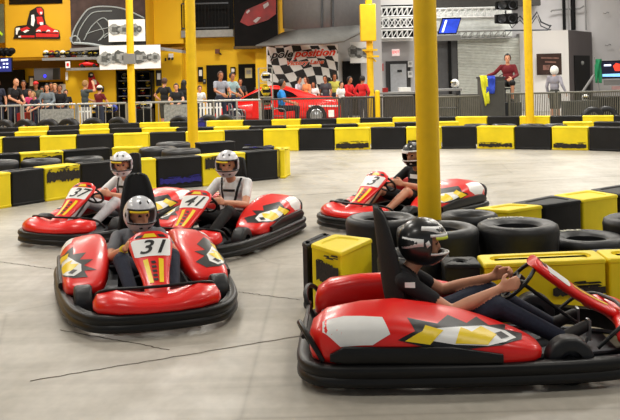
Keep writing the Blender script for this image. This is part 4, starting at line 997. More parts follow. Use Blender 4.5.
# grey drum-shaped upper wall with sloping canopy
mb = MB(); n = 16; vs = []
for i in range(n+1):
    x = 282+ (366-282)*i/n; yb = 28+4*math.sin(math.pi*i/n)-(i/n)*2; Yd = 35.2-1.6*math.sin(math.pi*i/n)
    a = P(x, yb, Yd); vs.append((a.x, a.y, a.z)); vs.append((a.x, a.y, TOP))
mb.add(vs, [(2*i, 2*i+2, 2*i+3, 2*i+1) for i in range(n)]); o = mb.build('wall_curved', mat('drum_grey', (112, 110, 112), .75, var=.08)); tag(o, kind='structure'); q = o.modifiers.new('t', 'SOLIDIFY'); q.thickness = .08
for x in (322, 333):
    mb = MB(); mb.tube([P(x, 30, 33.5), P(x, -60, 33.5)], .035, 8); tag(mb.build('trim_27', DSteel), kind='structure')
mb = MB(); T1 = [P(268, 42, 34.6), P(283, 34, 34.9), P(300, 31, 33.6), P(330, 29, 33.2), P(352, 27, 34.0), P(367, 26, 34.9)]; T2 = [P(256, 47, 33.4), P(280, 46, 32.9), P(300, 45, 32.4), P(326, 44.5, 32.2), P(344, 42, 32.6), P(366, 31, 33.2)]
mb.add(T1+T2, [(i, i+1, 7+i, 6+i) for i in range(5)]); o = mb.build('canopy', mat('canopy_grey', (98, 98, 96), .7)); q = o.modifiers.new('t', 'SOLIDIFY'); q.thickness = .07; tag(o, 'wide grey sloping canopy over the checkered banner', 'canopy')
slab('wall_strip_yellow', 256, 44, 267.5, 130, 35.2, .8, WallY, kind='structure', to_floor=True).name = 'wall_strip'
# checkered banner
Yb = 34.6; t = slab('banner', 267, 45, 338.5, 100, Yb, .06, Wht, label='black and white checkered banner reading poleposition victory lane', cat='banner')
mb = MB(); nx, ny = 9, 7
def wav(i, j):
    return (262+i*8.6+j*3.6+1.6*math.sin(j*1.3+i*.6), 37+j*8.6-i*.4+3.2*math.sin(i*.85+j*.25))
def clip(poly, f):
    out = []
    for k in range(len(poly)):
        a, b2 = poly[k], poly[(k+1) % len(poly)]; fa, fb = f(a), f(b2)
        if fa >= 0: out.append(a)
        if (fa >= 0) != (fb >= 0): tt = fa/(fa-fb); out.append((a[0]+(b2[0]-a[0])*tt, a[1]+(b2[1]-a[1])*tt))
    return out
for i in range(-4, 10):
    for j in range(-1, 8):
        if (i+j) % 2: continue
        q = [wav(i, j), wav(i+1, j), wav(i+1, j+1), wav(i, j+1)]
        for f in (lambda p: p[0]-267.6, lambda p: 338-p[0], lambda p: p[1]-45.6, lambda p: 99-p[1]):
            q = clip(q, f)
            if len(q) < 3: break
        if len(q) >= 3: poly_px(mb, q, Yb-.005, 0, .004)
o = mb.build('checker_print', Ink, t, smooth=False); o.location = -V3(t.location)
def wtext(name, s, px, py, Y, h_px, m2, par, shear=.35, bold=.02, sx=1.0):
    mb = MB(); c = P(px, py, Y); text_on(mb, s, c, (1, 0, .024), (0, 0, 1), h_px*Y/F*1.38, off=.0, shear=shear, bold=bold, sx=sx); o = mb.build(name, m2, par); o.location = -V3(par.location); return o
wtext('word_pole_edge', 'pole', 281.5, 54.6, Yb-.015, 7.4, Wht, t, sx=1.2, bold=.07); wtext('word_position_edge', 'position', 314.3, 53, Yb-.015, 7.4, Wht, t, sx=1.3, bold=.07)
wtext('word_pole', 'pole', 281.5, 54.6, Yb-.03, 7.4, Ink, t, sx=1.2, bold=.03); wtext('word_position', 'position', 314.3, 53, Yb-.03, 7.4, mat('banner_red', (232, 60, 28), .5), t, sx=1.22, bold=.03)
wtext('word_victory_lane_edge', 'Victory Lane', 304.5, 62.6, Yb-.015, 4.4, Wht, t, sx=1.2, bold=.08); wtext('word_victory_lane', 'Victory Lane', 304.5, 62.6, Yb-.03, 4.4, mat('banner_orange', (236, 92, 44), .5), t, sx=1.2, bold=.03)
# dark doorway and engine poster right of the banner
slab('door_4', 343, 61, 361.5, 130, 36.5, .12, BlackP, kind='structure', to_floor=True)
engine('display_board', 350, 42, 368, 63, 35.9, 'white board with an engine picture right of the banner, by the yellow post', 8, 3)
# post with big box
t = empty('column_with_box', (P(370, 60, 31.5).x, 31.5, 0), 0, 'yellow post carrying a tall yellow box, right of the banner', 'pole')
mb = MB(); mb.cyl((0, 0, 0), (0, 0, TOP), .115, n=24); mb.build('post', PoleY, t)
c, s = pbox(360.5, 4, 376, 41, 31.1, .5); mb = MB(); mb.box((0, 0, 0), s); o = mb.build('box', PoleY, t, bevel=.02); o.location = V3(c)-V3(t.location)
mb = MB(); mb.box((0, 0, 0), (.5, .3, .06)); mb.box((.1, 0, -.22), (.4, .3, .06)); mb.tube([(-.2, 0, 0), (.2, 0, -.4)], .03); o = mb.build('clamp', PoleY, t); o.location = (0, -.05, P(370, 50, 31.3).z)
# grey wall with door and exit sign
slab('trim_28', 386.5, 61, 411, 130, 39.4, .1, mat('frame_dark', (44, 42, 44), .6), kind='structure', to_floor=True)
o = slab('door_5', 391, 64, 407, 130, 39.3, .1, mat('door_grey', (176, 178, 184), .6), kind='structure', to_floor=True)
mb = MB(); mb.box((.05, -.07, .0), (.2, .02, .1)); b5 = mb.build('door_plate', Ink, o); b5.location = (0, 0, P(399, 71, 39.3).z-o.location.z)
t = slab('exit_sign', 392, 49, 399.5, 56, 39.2, .1, mat('exit_housing', (236, 214, 210), .5, emit=.5), label='lit exit sign with red letters over the grey door', cat='exit sign')
wtext('letters', 'EXIT', 395.8, 52.2, 39.19, 2.4, mat('exit_red', (230, 40, 40), .4, emit=1.2), t, shear=0, bold=.02)
t = slab('fire_box', 381.5, 63.5, 383.6, 71, 39.3, .1, mat('alarm_red', (200, 90, 90), .5), label='narrow red and white call box left of the grey door', cat='alarm')
for y0, y1, l in ((61, 67, 'upper small photo right of the grey door'), (71, 77.5, 'lower small photo right of the grey door')): picture(408, y0, 412.5, y1, 39.3, l, WallW, inner=CloudG)
# truss walkway left of the thick pole
def truss(name, x0, x1, y0, y1, Y, n, label, m2=None, d=.35, diag=1):
    a = P(x0, (y0+y1)/2, Y); b2 = P(x1, (y0+y1)/2, Y); zt = P((x0+x1)/2, y0, Y).z; zb = P((x0+x1)/2, y1, Y).z
    t = empty(name, (a.x, Y, zb), 0, label, 'truss'); w = b2.x-a.x; h = zt-zb
    for (yy, zz) in ((0, 0), (0, h), (d, 0), (d, h)):
        mb = MB(); mb.tube([(0, yy, zz), (w, yy, zz)], .03, 6); mb.build('chord', m2 or Galv, t)
    for q in range(n):
        xa, xb = w*q/n, w*(q+1)/n
        mb = MB(); mb.tube([(xa, 0, 0), (xb, 0, h)], .022, 6)
        if diag > 1: mb.tube([(xb, 0, 0), (xa, 0, h)], .018, 6)
        mb.tube([(xa, 0, 0), (xa, 0, h)], .015, 6); mb.tube([(xa, 0, h), (xb, d, h)], .015, 6); mb.tube([(xa, d, 0), (xa, d, h)], .015, 6)
        mb.build('web', m2 or Galv, t)
    return t
slab('trim_29', 376, 5, 413, 38.5, 38.8, .2, BlackP, kind='structure')
slab('trim_30', 376, 38.5, 413, 41, 38.6, .6, WallW, kind='structure')
slab('trim_31', 376, -40, 413, 5, 38.9, .3, WallW, kind='structure')
TW = mat('truss_white', (226, 226, 226), .5)
truss('lattice_truss', 377, 413, 7, 16, 38.2, 7, 'upper white lattice truss left of the thick pole', TW)
truss('lattice_truss', 377, 413, 30, 38, 38.2, 7, 'lower white lattice truss left of the thick pole', TW)
truss('lattice_truss', 377, 413, 18, 27.5, 38.2, 6, 'middle white lattice truss with crossed bars left of the thick pole', TW, diag=2)
# right of the thick pole: silver wall above the shutter
slab('trim_32', 434, 7, 512, 37, 38.6, .5, Foil, kind='structure')
slab('trim_33', 434, -60, 540, 6.5, 38.7, .4, mat('strip_dark_grey', (60, 58, 56), .8), kind='structure')  # dark grey strip above the silver truss
truss('lattice_truss', 434, 512, 8, 17, 38.2, 12, 'long silver lattice truss above the roller shutter', TW)
truss('lattice_truss', 434, 512, 31, 38.5, 38.1, 12, 'low silver lattice truss resting over the roller shutter', mat('truss_grey', (140, 140, 138), .5))
t = empty('lattice_truss', P(530, 22, 37.5), 0, 'broken-off end of silver truss right of the loudspeakers', 'truss')
mb = MB(); A_ = [(505, 12), (512, 24), (520, 16), (528, 25), (537, 12), (541, 22), (550, 26), (551, 25), (548, 30), (505, 30.5)]
mb.tube([P(x, y, 37.5)-V3(t.location) for x, y in A_], .035, 6); mb.tube([P(x, y+4, 37.7)-V3(t.location) for x, y in A_[:8]], .025, 6); mb.build('web', DSteel, t)
# slanted screen
c = P(449, 26, 36.8); t = empty('television', c, 0, 'blue slanted television right of the thick pole', 'television'); t.rotation_euler = (.15, 0, 0)
w, h = .86, .62
mb = MB(); mb.prism([(-.46, -.33), (.3, -.33), (.50, .33), (-.26, .33)], (0, 0, 0), (1, 0, 0), (0, 0, 1), -.1); mb.build('housing', BlackP, t)
mb = MB(); mb.prism([(-.41, -.28), (.28, -.28), (.45, .28), (-.24, .28)], (0, -.012, 0), (1, 0, 0), (0, 0, 1), -.012); mb.build('screen', mat('screen_bright_blue', (38, 66, 190), .3, var=.45, scale=2, emit=1.0), t)
mb = MB(); mb.prism([(-.3, -.24), (-.22, -.24), (-.07, .24), (-.15, .24)], (0, -.02, 0), (1, 0, 0), (0, 0, 1), -.006); mb.build('picture_streak', ScrW, t)
mb = MB(); mb.box((-.02, .3, -.5), (1.0, .5, .2)); mb.build('bracket_shelf', GreyP, t)
# dark door and shutter
slab('door_6', 434, 39.5, 458.5, 130, 38.9, .2, mat('door_charcoal', (74, 74, 76), .6), kind='structure', to_floor=True)
slab('trim_34', 449, 39.5, 452, 130, 38.8, .1, BlackP, kind='structure', to_floor=True)
mb = MB(); c, s = pbox(458.5, 38, 527, 130, 38.8, .1); z = 0; X0, X1 = c[0]-s[0]/2, c[0]+s[0]/2; zt = c[2]+s[2]/2; n = 46; vs = []
for i in range(n+1):
    for (dz, dy) in ((0, 0), (.35, -.045), (.75, -.045)):
        zz = min(zt, (i+dz)*zt/n); vs += [(X0, 38.85+dy, zz), (X1, 38.85+dy, zz)]
mb.add(vs, [(2*i, 2*i+1, 2*i+3, 2*i+2) for i in range(len(vs)//2-1)]); tag(mb.build('door_7', mat('shutter_grey', (208, 210, 204), .45, metal=.2), smooth=False), kind='structure')
# loudspeakers
def loudspeaker(x0, y0, x1, y1, Y, label):
    c, s = pbox(x0, y0, x1, y1, Y, .5); t = empty('loudspeaker', c, 0, label, 'loudspeaker', 'stacked loudspeakers')
    mb = MB(); mb.loft([((-s[0]/2, 0, 0), (0, .16, 0), (0, 0, s[2]*.4), 6), ((s[0]*.3, 0, 0), (0, .25, 0), (0, 0, s[2]*.5), 6), ((s[0]/2, 0, 0), (0, .25, 0), (0, 0, s[2]*.48), 6)], 24); mb.build('cabinet', BlackP, t)
    for dx in (-.22, .2):
        mb = MB(); mb.lathe([(.17, 0), (.15, .03), (.05, .06), (0, .02)], (dx, -.27, 0), 'Y', 20); mb.build('cone', DSteel, t)
    mb = MB(); mb.tube([(0, 0, s[2]*.5), (0, 0, s[2]*.5+.12)], .03); mb.build('hanger', DSteel, t)
loudspeaker(498, -14, 516.5, -2, 36.5, 'top loudspeaker cut by the upper picture edge'); loudspeaker(497, 0, 518, 9.8, 36.5, 'middle black loudspeaker hanging over the shutter'); loudspeaker(496.5, 13, 518, 24, 36.5, 'lowest black loudspeaker hanging over the shutter')
# small grey room with door
mb = MB(); a = P(533.5, 70, 36.5); b2 = P(569, 70, 36.0); c3 = P(592.5, 70, 39.3); zt = P(560, 30.3, 36.2).z
mb.hexa([(a.x, a.y, 0), (b2.x, b2.y, 0), (c3.x, c3.y, 0), (a.x, c3.y+.1, 0), (a.x, a.y, zt), (b2.x, b2.y, zt), (c3.x, c3.y, zt), (a.x, c3.y+.1, zt)])
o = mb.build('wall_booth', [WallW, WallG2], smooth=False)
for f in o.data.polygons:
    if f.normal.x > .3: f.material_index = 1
tag(o, kind='structure')
d = (V3((c3.x, c3.y, 0))-V3((b2.x, b2.y, 0))).normalized(); nrm = V3((d.y, -d.x, 0)); Ls = (c3-b2).length
mb = MB(); p0 = V3((b2.x, b2.y, 0))+d*Ls*.2; p1 = V3((b2.x, b2.y, 0))+d*Ls*.86; zd = P(580, 55.5, 37.5).z
mb.hexa([p0, p0+nrm*.03, p1+nrm*.03, p1, p0+V3((0, 0, zd)), p0+nrm*.03+V3((0, 0, zd)), p1+nrm*.03+V3((0, 0, zd)), p1+V3((0, 0, zd))]); o = mb.build('door_8', BlackP, smooth=False); tag(o, kind='structure')
mb = MB(); q = p0.lerp(p1, .45)+nrm*.04+V3((0, 0, P(581, 63, 37.5).z)); mb.ell(q, (.09, .09, .09), None, 10, 6); mb.build('door_emblem', CloudG, o)
t = slab('wall_poster', 537, 53.5, 563.5, 74.8, 36.1, .06, Brown, label='dark brown poster on the pale booth behind the helmeted boy', cat='poster')
add_polys('print', mat('print_rust', (140, 100, 90), .5, var=.5, scale=6), [[(541, 57), (559, 57.5), (559, 59), (541, 58.6)], [(545, 61), (556, 61.5), (556, 63), (545, 62.6)], [(543, 65), (550, 65), (549, 70), (543, 70)]], 36.08, t)
# pipes
for (x, r, Y, l) in ((564.5, .07, 39.2, 'left black conduit rising above the booth'), (573.5, .1, 39.2, 'wide black duct rising above the booth'), (569, .03, 39.1, 'thin grey conduit between the two black ones'), (586, .03, 39.2, 'thin grey pipe at the right corner of the booth')):
    a = P(x, 30, Y); mb = MB(); mb.cyl((0, 0, 0), (0, 0, TOP-a.z), r, n=12); o = mb.build('conduit', BlackP if r > .05 else GreyP); o.location = a; tag(o, l, 'pipe', 'pipes above the booth')
mb = MB(); mb.tube([P(551, 12, 39.2), P(552, 10.5, 39.2), P(560, 9.5, 39.2), P(580, 8.5, 39.2), P(584, 6, 39.2)], .035, 8); tag(mb.build('conduit', GreyP), 'bent grey conduit crossing behind the black ones', 'pipe', 'pipes above the booth')
for (x, y) in ((606, 13), (608, 45)):
    p = P(x, y, 39.35); mb = MB(); mb.tube([(-.12, 0, 0), (-.05, -.05, -.03), (.05, -.05, .03), (.12, 0, 0)], .018, 6); o = mb.build('wall_hook', GreyP); o.location = p; tag(o, 'small grey wall hook, %s on the bare right wall' % ('upper one' if y < 20 else 'lower one'), 'hook', 'wall hooks')
tv(600, 60.5, 630, 78.5, 36.3, 'television with dark sky picture on the right wall', [('caption', ScrW, [[(604, 64.5), (611, 64.3), (611, 66), (604, 66.2)]]), ('figure', ScrR, [[(613, 66), (616, 63), (620, 64), (620, 71), (615, 71)]]), ('light_band', mat('screen_sky', (130, 190, 240), .4, emit=1.2), [[(602.5, 74.2), (620, 73.4), (628, 75), (628, 76.6), (602.5, 76.6)]])], (10, 16, 40), .8)
t = slab('sponsor_board', 604, 80, 630, 85, 36.4, .05, GreyP, label='narrow grey board below the right television', cat='board')
t = slab('sponsor_board', 612, 86, 630, 89.5, 36.4, .05, mat('print_pink', (190, 150, 150), .5), label='small pinkish card below the narrow grey board', cat='board')
# green flag
t = empty('racing_flag', P(595, 84, 35.0), 0, 'green flag hanging by the right television', 'flag')
mb = MB(); g = []
for i in range(9):
    for j in range(5):
        p = P(595+j*1.6+(.9 if i < 2 else 0), 59+i*3.0, 35.0); g.append(V3((p.x, 35.0+.06*math.sin(j*1.9+i*.5), p.z))-V3(t.location))
mb.add(g, [(i*5+j, i*5+j+1, (i+1)*5+j+1, (i+1)*5+j) for i in range(8) for j in range(4)]); o = mb.build('fabric', mat('flag_green', (20, 130, 84), .8), t); q = o.modifiers.new('t', 'SOLIDIFY'); q.thickness = .01
mb = MB(); mb.tube([P(594.5, 57, 35.05)-V3(t.location), P(600, 95, 35.05)-V3(t.location)], .02); mb.build('staff', GreyP, t)
# ------------------------------------------------------------ rails
YR = 27.4
def rail_run(x0, x1, n, label, m2, ztop, zb=.12, posts=(0, 1), bar=.012, thick=.03, group=None, Y=YR, mesh=False):
    a = P(x0, 100, Y); b2 = P(x1, 100, Y); t = empty('rail_section', (a.x, Y, 0), 0, label, 'railing', group); w = b2.x-a.x
    for z in (ztop, zb):
        mb = MB(); mb.tube([(0, 0, z), (w, 0, z)], thick, 8); mb.build('rail', m2, t)
    for q in posts:
        mb = MB(); mb.tube([(w*q, 0, 0), (w*q, 0, ztop)], thick*1.05, 8); mb.box((w*q, 0, .01), (.12, .2, .02)); mb.build('post', m2, t)
    mb = MB()
    if n:
        for i in range(1, n):
            mb = MB(); mb.tube([(w*i/n, 0, zb), (w*i/n, 0, ztop)], bar, 6); mb.build('bar', m2, t)
    return t
gr = 'galvanised rail sections on the left'
rail_run(-12, 21, 5, 'galvanised rail section at the left edge by the bald man', Galv, 1.0, group=gr); rail_run(23, 75.5, 7, 'galvanised rail section with a hanging grey sheet', Galv, 1.0, group=gr)
rail_run(77.5, 126, 7, 'galvanised rail section in front of the photographing man', Galv, 1.0, group=gr); rail_run(128, 188.5, 8, 'galvanised rail section under the arms of the young man in black', Galv, 1.0, group=gr)
rail_run(190.5, 260.5, 0, 'galvanised rail section before the red car nose', Galv, 1.0, posts=(0, .33, .66, 1), group=gr)
gd = 'dark barred rail sections on the right'
DR = mat('rail_dark', (70, 66, 62), .5)
rail_run(263, 339, 30, 'dark barred rail section before the red car door', DR, 1.0, group=gd, bar=.008); rail_run(341.5, 374.5, 22, 'dark barred rail section below the two red hooded people', DR, 1.0, group=gd, bar=.016)
rail_run(379.5, 413, 18, 'black barred rail section between the bollard and the thick pole', DR, 1.0, group=gd, bar=.022); rail_run(438, 480, 22, 'grey barred rail section left of the lectern', RailG, .95, group=gd, bar=.014)
rail_run(509, 555, 26, 'grey barred rail section behind the thin right pole', RailG, 1.0, group=gd, bar=.014); rail_run(557.5, 640, 44, 'grey barred rail section at the right picture edge', RailG, 1.0, group=gd, bar=.012)
slab('sheet', 40, 109, 74, 124, YR-.06, .03, CloudG, label='pale grey sheet hanging on the left rail', cat='sheet'); slab('sheet', 164, 104.5, 187, 122, YR-.06, .03, CloudG, label='pale grey sheet hanging on the rail below the young man in black', cat='sheet')
def picket(x0, x1, n, yt, label):
    a = P(x0, 110, YR+.25); b2 = P(x1, 110, YR+.25); t = empty('picket_panel', (a.x, YR+.25, 0), 0, label, 'fence panel', 'white picket panels'); w = b2.x-a.x; h = P((x0+x1)/2, yt, YR+.25).z
    for i in range(n):
        mb = MB(); mb.box((w*(i+.5)/n, 0, h/2+.03), (w/n*.55, .03, h-.06)); mb.build('slat', Wht, t)
    mb = MB(); mb.box((w/2, .03, h*.85), (w, .03, .05)); mb.box((w/2, .03, .15), (w, .03, .05)); mb.build('cross_rail', Wht, t)
picket(77, 92, 5, 107, 'white picket panel left of the display cabinets'); picket(199, 222, 7, 103, 'white picket panel before the red car nose')
t = empty('bollard', (P(377.5, 100, YR-.1).x, YR-.1, 0), 0, 'short yellow bollard between two dark rails', 'bollard')
zt = P(377, 92, YR).z; mb = MB(); mb.cyl((0, 0, 0), (0, 0, zt), .075, n=20); mb.ell((0, 0, zt), (.075, .075, .06), None, 16, 8); mb.build('tube', PoleY, t)
# counter with boxes behind left rail
slab('counter', 92, 113, 115, 124, 29.0, .8, BlackP, label='low black counter behind the rail left of the pole', cat='counter', to_floor=True); slab('counter', 135.5, 110, 150, 124, 29.0, .8, BlackP, label='low black counter behind the rail right of the pole', cat='counter', to_floor=True)
r = random.Random(9)
for i, (x, m2, nmn) in enumerate(((95, Wht, 'white'), (100, DRed, 'dark red'), (104.5, CloudG, 'grey'), (109, Wht, 'glossy white'), (113.5, MATS['helmet_blue'], 'blue'), (138, DRed, 'red'), (143, Wht, 'white'), (148, Wht, 'pale'))):
    z0 = P(x, 113 if x < 120 else 110, 29.3); p = V3((z0.x, 29.4, z0.z+.14)); h = helmet(None, p, rotm(-math.pi/2+r.uniform(-.7, .7)), m2, .8, closed=True)
    tag(h, '%s helmet on the counter, %s from the left %s of the pole' % (nmn, ORD[i if i < 5 else i-5], 'left' if i < 5 else 'right'), 'helmet', 'helmets on the low counters')
# ------------------------------------------------------------ red car behind the rail
Yc = 31.6; X0 = P(216, 110, Yc).x; X1 = P(341, 110, Yc).x; Lc = X1-X0
t = empty('sports_car', ((X0+X1)/2, Yc, 0), 0, 'red low sports car with black windows parked behind the rail', 'car')
def cs(u): return (u-.5)*Lc
st = []
for u, zt_, hw in ((0, .42, .55), (.02, .58, .7), (.08, .70, .86), (.2, .80, .92), (.4, .88, .93), (.62, .92, .94), (.8, .96, .94), (.93, .92, .9), (.985, .82, .8), (1, .62, .7)):
    zb = .18; st.append(((cs(u), 0, (zt_+zb)/2), (0, hw, 0), (0, 0, (zt_-zb)/2), 4.0))
mb = MB(); mb.loft(st, 28); mb.build('body', Red, t)
mb = MB(); S_ = []
for u, zt_, hw in ((.16, .82, .6), (.26, 1.08, .62), (.36, 1.3, .62), (.46, 1.36, .62), (.56, 1.33, .62), (.68, 1.16, .62), (.8, .98, .6)):
    S_.append(((cs(u), 0, (zt_+.7)/2), (0, hw, 0), (0, 0, (zt_-.7)/2), 5.0))
mb.loft(S_, 24); mb.build('roof', Red, t)
def side(pts, nm2, m2, yy):
    for s in (-1, 1):
        mb = MB(); q = [(cs(u), z) for u, z in pts]
        mb.prism(q if s < 0 else q[::-1], (0, s*yy, 0), (1, 0, 0), (0, 0, 1), -.012 if s > 0 else .012); mb.build(nm2, m2, t)
side([(.2, .9), (.28, 1.06), (.36, 1.2), (.45, 1.24), (.45, .92)], 'window', Glass, .625); side([(.465, .92), (.465, 1.24), (.55, 1.22), (.62, 1.1), (.66, .96)], 'window', Glass, .625)
side([(.30, .3), (.31, .84), (.53, .86), (.54, .3)], 'door_panel', MATS['red_bodywork'], .94)
side([(.74, .62), (.97, .60), (.97, .66), (.74, .68)], 'side_stripe', Wht, .93)
for u in (.17, .8):
    for s in (-1, 1):
        mb = MB(); mb.lathe([(0, -.1), (.2, -.11), (.33, -.1), (.34, 0), (.33, .1), (.2, .11), (0, .1)], (cs(u), s*.88, .34), 'Y', 28); w = mb.build('wheel', Rub, t)
        mb = MB(); mb.lathe([(0, .13), (.05, .13), (.08, .11), (.2, .12), (.22, .1)], (0, 0, 0), 'Y', 20); h = mb.build('hub', Steel, w); h.location = (cs(u), s*.88, .34); h.rotation_euler = (0, 0, math.pi if s < 0 else 0)
o = slab('label_card', 328.5, 110, 334, 117, YR-.05, .02, Wht, label='small white label on the dark rail before the car tail', cat='label')
# things on the car deck / table right of the banner: metal chairs
def chair(px, label, rz):
    c = P(px, 120, 28.6); t = empty('metal_chair', (c.x, 28.6, 0), rz, label, 'chair', 'silver metal chairs'); mb = MB(); mb.loft([((0, 0, .44), (.22, 0, 0), (0, .22, 0), 5), ((0, 0, .46), (.22, 0, 0), (0, .22, 0), 5)], 20); mb.build('seat', Steel, t)
    for a in (-1, 1):
        for b_ in (-1, 1):
            mb = MB(); mb.tube([(a*.2, b_*.2, 0), (a*.19, b_*.19, .45)], .016, 8); mb.build('leg', Steel, t)
        mb = MB(); mb.tube(bez([(-.2, a*.2, .44), (-.2, a*.22, .66), (.15, a*.23, .66), (.2, a*.2, .44)], 4), .015, 8); mb.build('armrest', Steel, t)
    mb = MB(); mb.tube(bez([(-.2, -.2, .44), (-.24, -.2, .82), (-.25, 0, .86), (-.24, .2, .82), (-.2, .2, .44)], 4), .016, 8); mb.tube([(-.235, -.2, .66), (-.235, .2, .66)], .012); mb.build('backrest', Steel, t)
chair(238, 'silver metal chair before the red car door', .3); chair(279, 'silver metal chair under the man in the blue shirt', 0.1)
# helmet tower
c = P(266.5, 118, 28.4); t = empty('helmet_stand', (c.x, 28.4, 0), 0, 'tall clear-sided stand of helmets before the red car', 'display stand'); zt = P(266, 68, 28.4).z
for a in (-1, 1):
    for b_ in (-1, 1):
        mb = MB(); mb.box((a*.21, b_*.21, zt/2), (.025, .025, zt)); mb.build('upright', Galv, t)
mb = MB(); mb.box((0, 0, .33), (.44, .44, .66)); mb.build('base_cabinet', BlackP, t)
zz = [P(266, y, 28.4).z for y in (107, 97, 83)]
for z in zz+[zt]:
    mb = MB(); mb.box((0, 0, z), (.44, .44, .02)); mb.build('shelf', Galv, t)
for z, m2, l in ((zz[2], Wht, 'white and black helmet at the top of the helmet stand'), (zz[1], GYel, 'yellow patterned helmet in the middle of the helmet stand'), (zz[0], mat('helmet_olive', (120, 110, 70), .3), 'olive brown helmet low in the helmet stand')):
    h = helmet(None, V3((c.x, 28.4, z+.19)), rotm(-math.pi/2+.5), m2, 1.1, closed=True); tag(h, l, 'helmet', 'helmets in the stand')
# lectern, cloth, low cabinets, far-right items
c, s = pbox(482, 77, 505, 120, 27.0, .7); zt = c[2]+s[2]/2
t = empty('lectern', (c[0], 27.35, 0), 0, 'dark grey cabinet the staff member leans on', 'cabinet'); mb = MB(); mb.box((0, 0, zt/2), (s[0], .7, zt-.04)); mb.build('body', mat('lectern_grey', (70, 70, 68), .6), t, bevel=.01)
mb = MB(); mb.box((0, 0, zt-.02), (s[0]+.06, .76, .05)); mb.build('top', DSteel, t); mb = MB(); mb.box((0, -.36, zt*.5), (s[0]*.85, .02, zt*.8)); mb.build('door', mat('lectern_door', (58, 58, 56), .6), t)
t = empty('signal_cloth', (c[0]-.12, 27.0, zt+.01), 0, 'yellow and blue cloth hanging over the dark cabinet', 'cloth')
for (nm2, m2, xa, xb, lo) in (('yellow_half', mat('cloth_yellow', (214, 214, 40), .8), -.27, -.06, -.86), ('blue_half', mat('cloth_blue', (40, 70, 190), .8), -.06, .17, -.55)):
    mb = MB(); g = []
    for i in range(12):
        f = i/11; z = .03 if i < 2 else lo*(i-1)/10; y = .12-.14*i if i < 2 else -.06-.02*math.sin(i)
        for j in range(5):
            x = xa+(xb-xa)*j/4; x += (.14 if xa < -.1 else -.06)*max(0, f-.1)*(1 if j < 2 else .5); g.append((x, y+.025*math.sin(j*2.2+i*.4), z+(.04*j if i == 11 else 0)))
    mb.add(g, [(i*5+j, i*5+j+1, (i+1)*5+j+1, (i+1)*5+j) for i in range(11) for j in range(4)]); o = mb.build(nm2, m2, t); q = o.modifiers.new('t', 'SOLIDIFY'); q.thickness = .012
slab('workbench', 434, 89, 462, 91, 29.5, .8, GreyP, label='grey bench top right of the thick pole with a helmet on it', cat='bench')
bch = bpy.data.objects['workbench']; zz = bch.location.z
for a in (-1, 1):
    mb = MB(); mb.box((a*.38, 0, -zz/2), (.06, .7, zz)); mb.build('leg', DSteel, bch)
mb = MB(); mb.box((0, .1, -zz*.55), (.8, .5, .05)); mb.build('shelf', DSteel, bch)
p = P(455.5, 86, 29.7); h = helmet(None, V3((p.x, 29.8, zz+.19)), rotm(-math.pi/2-1.0), Wht, .95); tag(h, 'white helmet with a black opening on the grey bench', 'helmet')
p = P(600, 99, 27.9); t = slab('kart_cover', 603, 97, 640, 118, 29.2, 1.2, BlackP, label='dark covered machine at the right picture edge behind the rail', cat='machine', to_floor=True)
slab('low_wall', 566, 101, 600, 122, 29.6, .5, mat('low_wall_dark', (52, 54, 52), .7), label='low dark grey divider behind the right rail', cat='divider', to_floor=True)
h = helmet(None, V3(P(585.5, 98, 29.8)), rotm(-math.pi/2), Wht, .8, closed=True); tag(h, 'small white helmet lying on the low dark divider', 'helmet')
mb = MB(); mb.tube([P(582, 93, 30.5), P(594, 75, 30.5)], .045, 8); tag(mb.build('handrail', GreyP), 'pale sloping handrail before the black booth door', 'handrail')
slab('crate', 383, 88, 388, 92.5, 30, .3, DRed, label='small dark red box on the ledge behind the black rail', cat='box'); slab('crate', 399, 87.5, 411, 91.5, 30, .3, Wht, label='white machine on the ledge behind the black rail', cat='box')
slab('ledge', 380, 92, 434, 94, 29.8, .8, GreyP, label='grey ledge behind the black rail, left of the thick pole', cat='ledge'); o = bpy.data.objects['ledge']; mb = MB(); mb.box((0, 0, -o.location.z/2), (1.5, .1, o.location.z-.06)); mb.build('support', DSteel, o)
slab('counter', 434, 94, 520, 124, 31.0, .3, mat('divider_grey', (84, 82, 76), .7, var=.3), label='long grey divider behind the lectern', cat='divider', to_floor=True)
# ------------------------------------------------------------ people behind the rail
c = cloth
blk = c('black', (24, 24, 28)); gry = c('grey', (120, 122, 128)); wht = c('white', (232, 232, 232)); mar = c('maroon', (110, 20, 30)); D = -math.pi/2
TB_ = bystander
TB_(11.5, 79, 28.6, D+1.0, 'bald man in a black t-shirt leaning over the left rail', blk, skin=Skin, hairm=None, pose='rail', lean=.25)
TB_(23.5, 81, 30.2, D+.2, 'dark-haired person in black behind the bald man', blk, skin=Skin2, pose='stand', group='spectators behind the rail')
TB_(30.5, 90, 29.2, D-.2, 'brown-haired girl in a pink top behind the left rail', c('pink', (226, 70, 130)), skin=Skin, hairm=HairBr, style='long', pose='rail')
TB_(37.5, 92, 28.2, D-.5, 'light-haired person in dark blue leaning on the left rail', c('navy', (30, 36, 60)), skin=Skin, hairm=HairB, style='short', pose='rail', lean=.3, sleeve=.4)
TB_(36, 82, 30.6, D, 'person in a red cap standing behind the left group', c('olive', (80, 84, 70)), skin=Skin2, hat=mat('cap_red', (200, 24, 24), .7), pose='stand')
TB_(47, 84.5, 28.6, D+.1, 'dark-haired man in a grey vest over white behind the rail', c('vest', (112, 122, 130)), skin=Skin, pose='rail', sleeve=1)
TB_(59.5, 85.5, 28.9, D+.3, 'person with brown hair in a black top right of the grey vest', blk, skin=Skin2, hairm=HairBr, pose='rail', sleeve=1)
TB_(55, 84, 31, D, 'blond person at the back between the grey vest and the white board', c('brownish', (96, 72, 60)), skin=Skin, hairm=HairB)
TB_(84.5, 81, 28.8, D+2.3, 'man in a dark grey polo taking a picture', c('slate', (74, 84, 88)), skin=Skin, hairm=HairB, pose='phone')
